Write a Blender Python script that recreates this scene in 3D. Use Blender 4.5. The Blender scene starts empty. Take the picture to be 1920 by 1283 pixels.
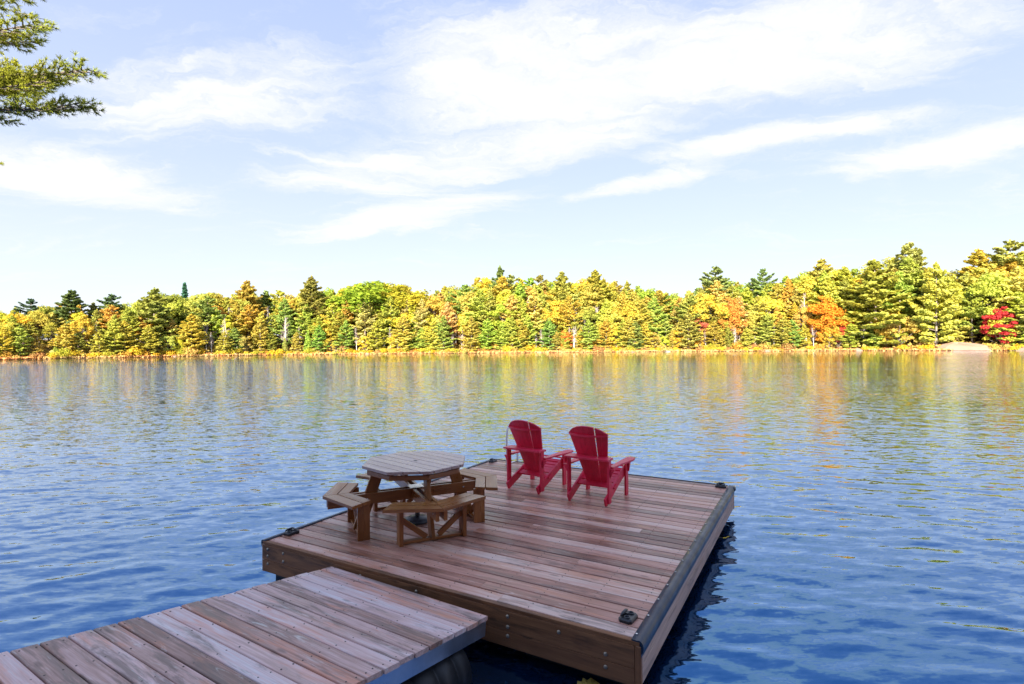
import bpy, math, random
import numpy as np
from mathutils import Matrix, Vector
R_ = math.radians
random.seed(7); RNG = np.random.default_rng(11)
scene = bpy.context.scene
COL = scene.collection

# ------------------------------------------------------------------ camera
CAM_Z = 2.58                     # above the water, standing on the shore
F_PX, PITCH, ROLL = 1006.64, 0.0079047, -0.0084852
cd = bpy.data.cameras.new('camera'); cam = bpy.data.objects.new('camera', cd); COL.objects.link(cam)
cd.sensor_width = 36.0; cd.lens = F_PX / 1920 * 36.0
cd.clip_start = 0.05; cd.clip_end = 6000
cp, sp = math.cos(PITCH), math.sin(PITCH); cr, sr = math.cos(ROLL), math.sin(ROLL)
fwd = Vector((0, cp, sp)); up0 = Vector((0, -sp, cp)); rt0 = Vector((1, 0, 0))
rt = cr * rt0 + sr * up0; up = -sr * rt0 + cr * up0
m = Matrix.Identity(4)
for i in range(3):
    m[i][0] = rt[i]; m[i][1] = up[i]; m[i][2] = -fwd[i]
m[2][3] = CAM_Z
cam.matrix_world = m
scene.camera = cam

# ------------------------------------------------------------------ light
SUN_EL, SUN_AZ = R_(25), R_(195)          # azimuth from +Y towards +X: the sun is behind the camera
SKY_STRENGTH = 0.10
scene.view_settings.view_transform = 'Standard'
scene.view_settings.look = 'None'
scene.view_settings.gamma = 1
scene.view_settings.exposure = 2.45
scene.view_settings.use_curve_mapping = False

def N(nt, typ, **kw):
    n = nt.nodes.new(typ)
    for k, v in kw.items():
        if k.startswith('i_'):
            n.inputs[k[2:].replace('_', ' ')].default_value = v
        else:
            setattr(n, k, v)
    return n

def ramp(nt, stops, interp='LINEAR'):
    r = nt.nodes.new('ShaderNodeValToRGB'); cr_ = r.color_ramp; cr_.interpolation = interp
    while len(cr_.elements) < len(stops): cr_.elements.new(0.5)
    for e, (p, c) in zip(cr_.elements, stops):
        e.position = p; e.color = (*c, 1) if len(c) == 3 else c
    return r

def mth(nt, op, a, b=None, clamp=False, c=None):
    n = nt.nodes.new('ShaderNodeMath'); n.operation = op; n.use_clamp = clamp
    for i, s in enumerate((a, b, c)):
        if s is None: continue
        if isinstance(s, (int, float)): n.inputs[i].default_value = s
        else: nt.links.new(s, n.inputs[i])
    return n.outputs[0]

def mixc(nt, fac, a, b, blend='MIX'):
    n = nt.nodes.new('ShaderNodeMix'); n.data_type = 'RGBA'; n.blend_type = blend
    for sck, s in ((n.inputs[0], fac), (n.inputs[6], a), (n.inputs[7], b)):
        if isinstance(s, (int, float)): sck.default_value = s
        elif isinstance(s, tuple): sck.default_value = (*s, 1) if len(s) == 3 else s
        else: nt.links.new(s, sck)
    return n.outputs[2]

def remap(nt, v, a, b, c=0.0, d=1.0, smooth=False):
    n = nt.nodes.new('ShaderNodeMapRange'); n.interpolation_type = 'SMOOTHSTEP' if smooth else 'LINEAR'
    nt.links.new(v, n.inputs[0])
    for i, x in enumerate((a, b, c, d)): n.inputs[1 + i].default_value = x
    return n.outputs[0]

def build_world():
    w = bpy.data.worlds.new('World'); scene.world = w; w.use_nodes = True
    nt = w.node_tree; nt.nodes.clear(); L = nt.links.new
    out = N(nt, 'ShaderNodeOutputWorld'); bg = N(nt, 'ShaderNodeBackground'); bg.inputs[1].default_value = SKY_STRENGTH
    L(bg.outputs[0], out.inputs[0])
    sky = N(nt, 'ShaderNodeTexSky', sky_type='NISHITA'); sky.sun_disc = False
    sky.sun_elevation = SUN_EL; sky.sun_rotation = SUN_AZ
    sky.air_density = 1.0; sky.dust_density = 0.6; sky.ozone_density = 2.5
    tc = N(nt, 'ShaderNodeTexCoord'); sep = N(nt, 'ShaderNodeSeparateXYZ'); L(tc.outputs['Generated'], sep.inputs[0])
    z = mth(nt, 'MAXIMUM', sep.outputs[2], 0.0)
    den = mth(nt, 'ADD', z, 0.12)
    px = mth(nt, 'DIVIDE', sep.outputs[0], den); py = mth(nt, 'DIVIDE', sep.outputs[1], den)
    cmb = N(nt, 'ShaderNodeCombineXYZ'); L(px, cmb.inputs[0]); L(py, cmb.inputs[1])
    P = cmb.outputs[0]
    # warp for wispy cirrus
    wn = N(nt, 'ShaderNodeTexNoise', i_Scale=1.1, i_Detail=7.0, i_Roughness=0.6); L(P, wn.inputs['Vector'])
    wv = N(nt, 'ShaderNodeVectorMath', operation='SUBTRACT'); L(wn.outputs['Color'], wv.inputs[0]); wv.inputs[1].default_value = (.5, .5, .5)
    ws = N(nt, 'ShaderNodeVectorMath', operation='SCALE'); L(wv.outputs[0], ws.inputs[0]); ws.inputs['Scale'].default_value = 1.15
    wa = N(nt, 'ShaderNodeVectorMath', operation='ADD'); L(P, wa.inputs[0]); L(ws.outputs[0], wa.inputs[1])
    def layer(rot, sx, sy, scale, det, rough, off, warp=True):
        mp = N(nt, 'ShaderNodeMapping'); mp.vector_type = 'POINT'
        mp.inputs['Rotation'].default_value = (0, 0, R_(rot)); mp.inputs['Scale'].default_value = (sx, sy, 1); mp.inputs['Location'].default_value = off
        L(wa.outputs[0] if warp else P, mp.inputs[0])
        n = N(nt, 'ShaderNodeTexNoise', i_Scale=scale, i_Detail=det, i_Roughness=rough); L(mp.outputs[0], n.inputs['Vector'])
        return n.outputs[0]
    streak = layer(24, 0.55, 2.0, 1.15, 10, 0.62, (3.1, 1.7, 0))
    fine = layer(24, 0.7, 3.4, 2.6, 9, 0.66, (0.4, 7.7, 2))
    body = layer(10, 1.0, 1.0, 0.55, 3, 0.5, (5.3, 2.2, 5), False)
    def blob(cx, cy, rx, ry, rot=0.0):
        mp = N(nt, 'ShaderNodeMapping'); mp.vector_type = 'TEXTURE'
        mp.inputs['Location'].default_value = (cx, cy, 0); mp.inputs['Rotation'].default_value = (0, 0, R_(rot)); mp.inputs['Scale'].default_value = (rx, ry, 1)
        sc = N(nt, 'ShaderNodeVectorMath', operation='SCALE'); L(ws.outputs[0], sc.inputs[0]); sc.inputs['Scale'].default_value = 0.55
        ad = N(nt, 'ShaderNodeVectorMath', operation='ADD'); L(P, ad.inputs[0]); L(sc.outputs[0], ad.inputs[1])
        L(ad.outputs[0], mp.inputs[0])
        ln = N(nt, 'ShaderNodeVectorMath', operation='LENGTH'); L(mp.outputs[0], ln.inputs[0])
        return remap(nt, ln.outputs['Value'], 0.15, 1.25, 1.0, 0.0, True)
    bl = [blob(0.10, 1.62, 0.62, 0.42, -12), blob(-0.25, 2.1, 0.75, 0.35, -28), blob(0.62, 1.5, 0.75, 0.3, -15),
          blob(-0.95, 1.62, 0.60, 0.26, -5), blob(-0.55, 2.75, 0.9, 0.22, -25), blob(0.9, 1.93, 0.55, 0.14, -25),
          blob(1.6, 1.95, 0.5, 0.2, -45), blob(-1.75, 2.1, 0.6, 0.35, 40), blob(0.55, 2.35, 0.4, 0.12, -40), blob(-.55, 2.15, .5, .28, -25), blob(.15, 1.95, .5, .28, -20)]
    acc = bl[0]
    for b in bl[1:]: acc = mth(nt, 'MAXIMUM', acc, b)
    dens = mth(nt, 'ADD', mth(nt, 'MULTIPLY', acc, 0.46), mth(nt, 'MULTIPLY', streak, 0.80))
    dens = mth(nt, 'ADD', dens, mth(nt, 'MULTIPLY', fine, 0.80))
    dens = mth(nt, 'ADD', dens, mth(nt, 'MULTIPLY', body, 0.20))
    mask = mth(nt, 'MULTIPLY', remap(nt, dens, 0.90, 1.42, 0.0, 0.95, True), 1.0)
    # thin clear band of pale air towards the horizon
    grad = ramp(nt, [(0.0, (.905, .925, 1.0)), (.12, (.82, .865, .985)), (.30, (.66, .745, .965)), (.55, (.51, .62, .95)), (1.0, (.39, .52, .90))])
    L(z, grad.inputs[0])
    gs = N(nt, 'ShaderNodeVectorMath', operation='SCALE'); L(grad.outputs[0], gs.inputs[0]); gs.inputs['Scale'].default_value = 1.88
    veil = mixc(nt, .93, sky.outputs[0], gs.outputs[0])
    c2 = mixc(nt, mask, veil, (1.92, 1.93, 1.98))
    L(c2, bg.inputs[0])
build_world()

sd = bpy.data.lights.new('sun', 'SUN'); sd.energy = 3.35; sd.angle = R_(0.53); sd.color = (1.0, 0.93, 0.80)
sun = bpy.data.objects.new('sun', sd); COL.objects.link(sun)
sdir = Vector((math.sin(SUN_AZ) * math.cos(SUN_EL), math.cos(SUN_AZ) * math.cos(SUN_EL), math.sin(SUN_EL)))
sun.rotation_euler = (-sdir).to_track_quat('-Z', 'Y').to_euler(); sun.location = (0, -20, 40)

# ------------------------------------------------------------------ helpers
def tag(o, label=None, cat=None, group=None, kind=None):
    if label: o['label'] = label
    if cat: o['category'] = cat
    if group: o['group'] = group
    if kind: o['kind'] = kind
    return o

def empty(name, loc=(0, 0, 0), rz=0.0, parent=None):
    o = bpy.data.objects.new(name, None); COL.objects.link(o); o.location = loc; o.rotation_euler = (0, 0, rz)
    o.empty_display_size = 0.3
    if parent: o.parent = parent
    return o

def link(name, me, mat=None, parent=None, loc=(0, 0, 0), rot=None):
    o = bpy.data.objects.new(name, me); COL.objects.link(o)
    if mat and not me.materials: me.materials.append(mat)
    if parent: o.parent = parent
    o.location = loc
    if rot is not None:
        if isinstance(rot, Matrix): o.matrix_local = Matrix.Translation(loc) @ rot.to_4x4()
        else: o.rotation_euler = rot
    return o

def np_mesh(name, verts, quads, smooth=False):
    """verts (n,3); quads (m,k) of equal size k"""
    me = bpy.data.meshes.new(name); verts = np.asarray(verts, np.float32); quads = np.asarray(quads, np.int32)
    me.vertices.add(len(verts)); me.vertices.foreach_set('co', verts.ravel())
    k = quads.shape[1]; me.loops.add(quads.size); me.loops.foreach_set('vertex_index', quads.ravel())
    me.polygons.add(len(quads)); me.polygons.foreach_set('loop_start', np.arange(0, quads.size, k, dtype=np.int32))
    me.polygons.foreach_set('loop_total', np.full(len(quads), k, np.int32))
    if smooth: me.polygons.foreach_set('use_smooth', np.ones(len(quads), bool))
    me.update(calc_edges=True); return me

class MB:
    def __init__(s): s.v = []; s.f = []; s.sm = []
    def add(s, v, f, smooth=False):
        o = len(s.v); s.v += [tuple(x) for x in v]; s.f += [tuple(i + o for i in g) for g in f]; s.sm += [smooth] * len(f)
    def box(s, x0, x1, y0, y1, z0, z1, ch=0.0):
        if ch <= 0:
            v = [(x, y, z) for z in (z0, z1) for x, y in ((x0, y0), (x1, y0), (x1, y1), (x0, y1))]
            f = [(3, 2, 1, 0), (4, 5, 6, 7), (0, 1, 5, 4), (1, 2, 6, 5), (2, 3, 7, 6), (3, 0, 4, 7)]
        else:   # top edges chamfered
            v = [(x, y, z0) for x, y in ((x0, y0), (x1, y0), (x1, y1), (x0, y1))]
            v += [(x, y, z1 - ch) for x, y in ((x0, y0), (x1, y0), (x1, y1), (x0, y1))]
            v += [(x, y, z1) for x, y in ((x0 + ch, y0 + ch), (x1 - ch, y0 + ch), (x1 - ch, y1 - ch), (x0 + ch, y1 - ch))]
            f = [(3, 2, 1, 0), (8, 9, 10, 11)]
            for a in (0, 4):
                for i in range(4): j = (i + 1) % 4; f.append((a + i, a + j, a + 4 + j, a + 4 + i))
        s.add(v, f)
    def prism(s, poly, z0, z1, ch=0.0):
        n = len(poly); P = [Vector(p) for p in poly]
        ctr = sum(P, Vector((0, 0))) / n
        rings = [[(p.x, p.y, z0) for p in P]]
        if ch > 0:
            rings.append([(p.x, p.y, z1 - ch) for p in P])
            rings.append([(p.x - (p - ctr).normalized().x * ch, p.y - (p - ctr).normalized().y * ch, z1) for p in P])
        else: rings.append([(p.x, p.y, z1) for p in P])
        v = [q for r in rings for q in r]; f = [tuple(range(n))[::-1], tuple(range(n * (len(rings) - 1), n * len(rings)))]
        for r in range(len(rings) - 1):
            for i in range(n): j = (i + 1) % n; f.append((r * n + i, r * n + j, (r + 1) * n + j, (r + 1) * n + i))
        s.add(v, f)
    def lathe(s, prof, n=24, cx=0, cy=0, smooth=True):
        v = [(cx + r * math.cos(2 * math.pi * i / n), cy + r * math.sin(2 * math.pi * i / n), z) for r, z in prof for i in range(n)]
        f = [(k * n + i, k * n + (i + 1) % n, (k + 1) * n + (i + 1) % n, (k + 1) * n + i) for k in range(len(prof) - 1) for i in range(n)]
        s.add(v, f, smooth)
        s.add([v[i] for i in range(n)], [tuple(range(n))[::-1]]); s.add(v[-n:], [tuple(range(n))])
    def tube(s, pts, r, n=8, smooth=True):
        pts = [Vector(p) for p in pts]; rs = r if isinstance(r, (list, tuple)) else [r] * len(pts)
        v = []; a = None
        for i, p in enumerate(pts):
            t = (pts[min(i + 1, len(pts) - 1)] - pts[max(i - 1, 0)]).normalized()
            if a is None: a = t.orthogonal().normalized()
            a = (a - t * a.dot(t)).normalized(); b = t.cross(a)
            for k in range(n):
                c = 2 * math.pi * k / n; v.append(p + (a * math.cos(c) + b * math.sin(c)) * rs[i])
        f = [(i * n + k, i * n + (k + 1) % n, (i + 1) * n + (k + 1) % n, (i + 1) * n + k) for i in range(len(pts) - 1) for k in range(n)]
        f += [tuple(range(n))[::-1], tuple(range(n * (len(pts) - 1), n * len(pts)))]
        s.add(v, f, smooth)
    def mesh(s, name):
        me = bpy.data.meshes.new(name); me.from_pydata([tuple(x) for x in s.v], [], s.f)
        if any(s.sm): me.polygons.foreach_set('use_smooth', s.sm)
        me.update(); return me
    def build(s, name, mat, parent=None, loc=(0, 0, 0), rot=None):
        return link(name, s.mesh(name), mat, parent, loc, rot)

# a board with softly rounded long edges, lying along its own x axis from 0 to L, centred on y, top at z=0
_bc = {}
def board_mesh(L, w, t, r=0.004, cut0=0.0, cut1=0.0):
    key = (round(L, 3), round(w, 4), round(t, 4), r, round(cut0, 3), round(cut1, 3))
    if key in _bc: return _bc[key]
    h = w / 2
    pr = [(-h, -t + r), (-h, -r), (-h + r * .35, -r * .35), (-h + r, 0), (0, 0.0006), (h - r, 0), (h - r * .35, -r * .35), (h, -r), (h, -t + r), (h - r, -t), (-h + r, -t)]
    n = len(pr); v = []
    for k in range(2):
        for (y, z) in pr:
            x = cut0 * y / w if k == 0 else L + cut1 * y / w
            v.append((x, y, z))
    f = [(i, (i + 1) % n, n + (i + 1) % n, n + i) for i in range(n)][:]
    f = [tuple(reversed(q)) for q in f]
    f += [tuple(range(n)), tuple(range(n, 2 * n))[::-1]]
    # face orientation: flip all to point outwards
    f = [tuple(reversed(q)) for q in f]
    me = bpy.data.meshes.new('board'); me.from_pydata(v, [], f); me.update()
    _bc[key] = me; return me

def board(name, p0, p1, w, t, mat, parent, upv=(0, 0, 1), cut0=0.0, cut1=0.0, center=False, r=0.004):
    p0 = Vector(p0); p1 = Vector(p1); d = p1 - p0; L = d.length; x = d / L
    z = Vector(upv); z = (z - x * z.dot(x)).normalized(); y = z.cross(x)
    me = board_mesh(L, w, t, r, cut0, cut1)
    if me.materials and me.materials[0] != mat: me = me.copy(); me.materials.clear()
    if not me.materials: me.materials.append(mat)
    o = bpy.data.objects.new(name, me); COL.objects.link(o); o.parent = parent
    loc = p0 + (z * t / 2 if center else Vector((0, 0, 0)))
    M = Matrix((x, y, z)).transposed().to_4x4(); M.translation = loc
    o.matrix_local = M
    return o

# ------------------------------------------------------------------ materials
def new_mat(name):
    mt = bpy.data.materials.new(name); mt.use_nodes = True; nt = mt.node_tree
    b = nt.nodes['Principled BSDF']; return mt, nt, b

def wood_mat(name, cols, patch, dark, rough=(0.45, 0.75), knots=0.5, bump=0.25, spread=1.0, grain=1.0, spec=0.5, patch_amt=0.5, dark_amt=0.6, pale=None):
    """weathered board: grain runs along the object's own x axis"""
    mt, nt, b = new_mat(name); L = nt.links.new
    tc = N(nt, 'ShaderNodeTexCoord'); oi = N(nt, 'ShaderNodeObjectInfo')
    off = N(nt, 'ShaderNodeVectorMath', operation='SCALE'); off.inputs[0].default_value = (37.1, 11.3, 5.7); L(oi.outputs['Random'], off.inputs['Scale'])
    ad = N(nt, 'ShaderNodeVectorMath', operation='ADD'); L(tc.outputs['Object'], ad.inputs[0]); L(off.outputs[0], ad.inputs[1])
    def nz(sc, s, det, ro, dist=0.0):
        mp = N(nt, 'ShaderNodeMapping'); mp.inputs['Scale'].default_value = sc; L(ad.outputs[0], mp.inputs[0])
        n = N(nt, 'ShaderNodeTexNoise', i_Scale=s, i_Detail=det, i_Roughness=ro, i_Distortion=dist); L(mp.outputs[0], n.inputs['Vector']); return n.outputs[0]
    g = nz((1.6, 46 * grain, 46 * grain), 1.0, 5, .62, 0.4)
    g2 = nz((3.2, 150 * grain, 150 * grain), 1.0, 3, .6)
    big = nz((1.1, 5, 5), 1.0, 4, .6, 0.3)
    pt = nz((0.9, 6, 6), 1.7, 5, .62, 0.6)
    dk = nz((1.4, 8, 8), 1.3, 6, .68, 0.5)
    rnd = N(nt, 'ShaderNodeTexWhiteNoise', noise_dimensions='1D'); L(oi.outputs['Random'], rnd.inputs['W'])
    f = mth(nt, 'ADD', mth(nt, 'MULTIPLY', g, .45), mth(nt, 'MULTIPLY', big, .55))
    f = mth(nt, 'ADD', f, mth(nt, 'MULTIPLY', mth(nt, 'SUBTRACT', rnd.outputs['Value'], .5), .34 * spread))
    k = len(cols)
    rp = ramp(nt, [(0.30 + 0.42 * i / (k - 1), c) for i, c in enumerate(cols)]); L(f, rp.inputs[0])
    col = rp.outputs[0]
    sepc = N(nt, 'ShaderNodeSeparateColor'); L(rnd.outputs['Color'], sepc.inputs[0])
    pf = mth(nt, 'ADD', pt, mth(nt, 'MULTIPLY', mth(nt, 'SUBTRACT', sepc.outputs[1], .62), .22 * spread))
    col = mixc(nt, remap(nt, pf, .50, .68, 0, patch_amt, True), col, patch)
    df = mth(nt, 'ADD', dk, mth(nt, 'MULTIPLY', mth(nt, 'SUBTRACT', sepc.outputs[2], .55), .20 * spread))
    col = mixc(nt, remap(nt, df, .50, .70, 0, dark_amt, True), col, dark)
    if pale:
        pl_ = nz((2.2, 15, 15), 1.6, 6, .7, .8)
        col = mixc(nt, remap(nt, pl_, .56, .72, 0, .55, True), col, pale)
    col = mixc(nt, remap(nt, g2, .42, .62, 0.0, .28), col, mixc(nt, 1.0, col, (.5, .45, .42), 'MULTIPLY'))
    if knots > 0:
        mp = N(nt, 'ShaderNodeMapping'); mp.inputs['Scale'].default_value = (2.0, 6.5, 6.5); L(ad.outputs[0], mp.inputs[0])
        vo = N(nt, 'ShaderNodeTexVoronoi', feature='F1'); vo.inputs['Scale'].default_value = 1.0; L(mp.outputs[0], vo.inputs['Vector'])
        col = mixc(nt, remap(nt, vo.outputs['Distance'], .05, .15, knots, 0, True), col, mixc(nt, 1.0, dark, (.55, .5, .5), 'MULTIPLY'))
    L(col, b.inputs['Base Color'])
    rr = remap(nt, big, .35, .65, rough[0], rough[1]); L(rr, b.inputs['Roughness'])
    b.inputs['Specular IOR Level'].default_value = spec
    bp = N(nt, 'ShaderNodeBump'); bp.inputs['Strength'].default_value = bump; bp.inputs['Distance'].default_value = 0.004
    L(mth(nt, 'ADD', mth(nt, 'MULTIPLY', g, .6), mth(nt, 'MULTIPLY', g2, .4)), bp.inputs['Height']); L(bp.outputs[0], b.inputs['Normal'])
    return mt

M = {}
M['deck'] = wood_mat('deck_wood', [(0.227, 0.096, 0.061), (0.499, 0.226, 0.152), (0.726, 0.374, 0.276), (0.800, 0.567, 0.461)], (0.646, 0.233, 0.096), (0.120, 0.067, 0.051),
                     rough=(.28, .52), spec=.6, pale=(0.800, 0.645, 0.562), spread=1.15, patch_amt=.5, dark_amt=.65)
M['ramp'] = wood_mat('ramp_wood', [(0.289, 0.160, 0.123), (0.549, 0.347, 0.294), (0.762, 0.532, 0.492), (0.800, 0.706, 0.700)], (0.793, 0.294, 0.148), (0.184, 0.134, 0.111),
                     rough=(.42, .7), pale=(0.800, 0.800, 0.736), spread=1.0, patch_amt=.5, dark_amt=.75)
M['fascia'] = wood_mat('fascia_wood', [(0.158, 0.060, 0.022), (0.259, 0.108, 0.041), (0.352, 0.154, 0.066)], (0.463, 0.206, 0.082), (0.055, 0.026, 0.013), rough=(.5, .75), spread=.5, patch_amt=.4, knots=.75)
M['side'] = wood_mat('side_wood', [(0.437, 0.281, 0.204), (0.641, 0.449, 0.356), (0.792, 0.584, 0.478)], (0.492, 0.268, 0.163), (0.177, 0.122, 0.102), rough=(.55, .8), spread=.4)
M['stain'] = wood_mat('stained_wood', [(.24, .085, .022), (.34, .125, .035), (.44, .175, .05)], (.48, .20, .06), (.16, .06, .02), rough=(.26, .40), knots=0, bump=.1, spread=.5, spec=.6, dark_amt=.3)
M['top'] = wood_mat('table_top_sky_sheen_wood', [(.40, .27, .24), (.47, .33, .30), (.53, .39, .36)], (.33, .2, .16), (.2, .12, .095), rough=(.22, .34), knots=0, bump=.08, spread=.5, spec=.8, dark_amt=.25)  # brown stain made pale lilac: the sky's grazing reflection painted into the colour
def simple(name, col, rough=.5, metal=0.0, spec=.5, bump=0.0, bs=40.0, var=0.15, coat=0.0):
    mt, nt, b = new_mat(name); L = nt.links.new
    tc = N(nt, 'ShaderNodeTexCoord')
    n = N(nt, 'ShaderNodeTexNoise', i_Scale=bs, i_Detail=5.0, i_Roughness=.6); L(tc.outputs['Object'], n.inputs['Vector'])
    c = mixc(nt, n.outputs[0], tuple(x * (1 - var) for x in col), tuple(min(1, x * (1 + var)) for x in col)); L(c, b.inputs['Base Color'])
    n2 = N(nt, 'ShaderNodeTexNoise', i_Scale=bs * .2, i_Detail=4.0); L(tc.outputs['Object'], n2.inputs['Vector'])
    L(remap(nt, n2.outputs[0], .3, .7, max(.02, rough - .1), min(1, rough + .1)), b.inputs['Roughness'])
    b.inputs['Metallic'].default_value = metal; b.inputs['Specular IOR Level'].default_value = spec; b.inputs['Coat Weight'].default_value = coat
    if bump:
        bp = N(nt, 'ShaderNodeBump'); bp.inputs['Strength'].default_value = bump; bp.inputs['Distance'].default_value = .003
        L(n.outputs[0], bp.inputs['Height']); L(bp.outputs[0], b.inputs['Normal'])
    return mt
M['red'] = simple('red_plastic', (.78, .028, .085), .42, spec=.5, bump=.2, bs=14, var=.28)
M['vinyl'] = simple('black_vinyl', (.022, .034, .060), .38, spec=.45, bump=.2, bs=30, var=.3)
M['black'] = simple('black_plastic', (.022, .024, .030), .35, spec=.6, bump=.2, bs=50, var=.3)
M['float'] = simple('black_float_plastic', (.016, .017, .020), .5, bump=.3, bs=20)
M['alu'] = simple('aluminium', (.54, .62, .74), .36, metal=.92, bump=.15, bs=25, var=.12)  # blue of the reflected surroundings tinted into the metal colour
M['steel'] = simple('galvanised_steel', (.7, .72, .75), .3, metal=.9, bs=80)
M['screw'] = simple('screw_steel', (.10, .09, .08), .5, metal=.6)
M['white'] = simple('white_tube', (.80, .80, .80), .35, var=.04)
M['bolt'] = simple('bolt_zinc', (.42, .36, .28), .45, metal=.6, bs=90)

def leaf_mat(name, var_col, scale=0.9, trans=0.35, hue_spread=0.5, val=0.45):
    """foliage: the object's own colour, mottled by clumps and single leaves, partly translucent"""
    mt, nt, b = new_mat(name); L = nt.links.new
    oi = N(nt, 'ShaderNodeObjectInfo'); tc = N(nt, 'ShaderNodeTexCoord')
    off = N(nt, 'ShaderNodeVectorMath', operation='SCALE'); off.inputs[0].default_value = (61., 23., 9.); L(oi.outputs['Random'], off.inputs['Scale'])
    ad = N(nt, 'ShaderNodeVectorMath', operation='ADD'); L(tc.outputs['Object'], ad.inputs[0]); L(off.outputs[0], ad.inputs[1])
    n1 = N(nt, 'ShaderNodeTexNoise', i_Scale=scale * .35, i_Detail=3.0, i_Roughness=.6); L(ad.outputs[0], n1.inputs['Vector'])
    n2 = N(nt, 'ShaderNodeTexNoise', i_Scale=scale * 2.2, i_Detail=2.0, i_Roughness=.6); L(ad.outputs[0], n2.inputs['Vector'])
    c = mixc(nt, remap(nt, n1.outputs[0], .38, .62, 0, hue_spread), oi.outputs['Color'], mixc(nt, 1.0, oi.outputs['Color'], var_col, 'MULTIPLY'))
    hs = N(nt, 'ShaderNodeHueSaturation'); L(c, hs.inputs['Color']); L(remap(nt, n2.outputs[0], .3, .7, 1 - val, 1 + val), hs.inputs['Value'])
    hs.inputs['Saturation'].default_value = 1.0
    out = nt.nodes['Material Output']; nt.nodes.remove(b)
    df = N(nt, 'ShaderNodeBsdfDiffuse'); tr = N(nt, 'ShaderNodeBsdfTranslucent'); ms = N(nt, 'ShaderNodeMixShader'); ms.inputs[0].default_value = trans
    L(hs.outputs[0], df.inputs[0]); L(hs.outputs[0], tr.inputs[0]); L(df.outputs[0], ms.inputs[1]); L(tr.outputs[0], ms.inputs[2]); L(ms.outputs[0], out.inputs[0])
    return mt
M['needle'] = leaf_mat('pine_foliage', (1.2, 1.05, .9), .8, .38, .6, .16)
M['needle_near'] = leaf_mat('near_pine_needles', (1.4, 1.15, .8), 2.0, .3, .6, .4)
M['leaf'] = leaf_mat('broadleaf_foliage', (1.12, .9, .85), .8, .45, .7, .18)
M['shrub'] = leaf_mat('shrub_foliage', (1.15, .85, .9), 1.2, .4, .8, .35)
M['sedge'] = leaf_mat('sedge_foliage', (1.2, .8, .8), .5, .3, .8, .5)
M['bark'] = simple('bark', (.26, .20, .16), .9, bump=.5, bs=9, var=.4)
M['birch'] = simple('birch_bark', (.62, .58, .52), .8, bump=.3, bs=7, var=.3)
M['twig'] = simple('grey_twigs', (.36, .27, .24), .9, bs=5, var=.3)

# ------------------------------------------------------------------ the lake shore
CEN = np.array([0.0, 95.0])
_pts = [(0, -1.2), (14, -2.5), (40, 2), (85, 18), (135, 45), (172, 85), (180, 122), (148.4, 155.7), (128.8, 175.3), (85.5, 195.7), (45, 203), (0, 207), (-50, 208.5), (-93.9, 203),
        (-125, 170), (-146, 147), (-172, 110), (-160, 62), (-110, 30), (-55, 6), (-16, -2.5)]
_an = np.array([math.atan2(y - CEN[1], x - CEN[0]) for x, y in _pts]); _rd = np.array([math.hypot(x - CEN[0], y - CEN[1]) for x, y in _pts])
_o = np.argsort(_an); _an = _an[_o]; _rd = _rd[_o]
_an3 = np.concatenate([_an - 2 * math.pi, _an, _an + 2 * math.pi]); _rd3 = np.concatenate([_rd] * 3)
def shore_r(a):
    a = (np.asarray(a) + math.pi) % (2 * math.pi) - math.pi
    return np.interp(a, _an3, _rd3) + 1.1 * np.sin(a * 31) * (np.sin(a) > -.6) + .6 * np.sin(a * 83 + 1) * (np.sin(a) > -.6)
def hill(a, t):
    x = np.cos(a); H = 8.6 + 5.0 * np.clip((x - .0) / .7, 0, 1) - 2.5 * np.clip((-x - .2) / .6, 0, 1)
    H = np.where(np.sin(a) < -.75, 7.0, H)
    s = np.clip(t / 55.0, 0, 1); s = s * s * (3 - 2 * s)
    b = np.clip(t / 1.5, 0, 1) * .28
    far = np.clip((t - 70) / 400, 0, 1) * 4
    return np.where(t < 0, np.maximum(t * .25, -3.0), b + H * s + far)
def ground_z(x, y):
    a = math.atan2(y - CEN[1], x - CEN[0]); t = math.hypot(x - CEN[0], y - CEN[1]) - float(shore_r(a))
    return float(hill(a, np.array(t)))
def shore_point(a, t):
    r = float(shore_r(a)) + t
    return CEN[0] + r * math.cos(a), CEN[1] + r * math.sin(a)

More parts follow.
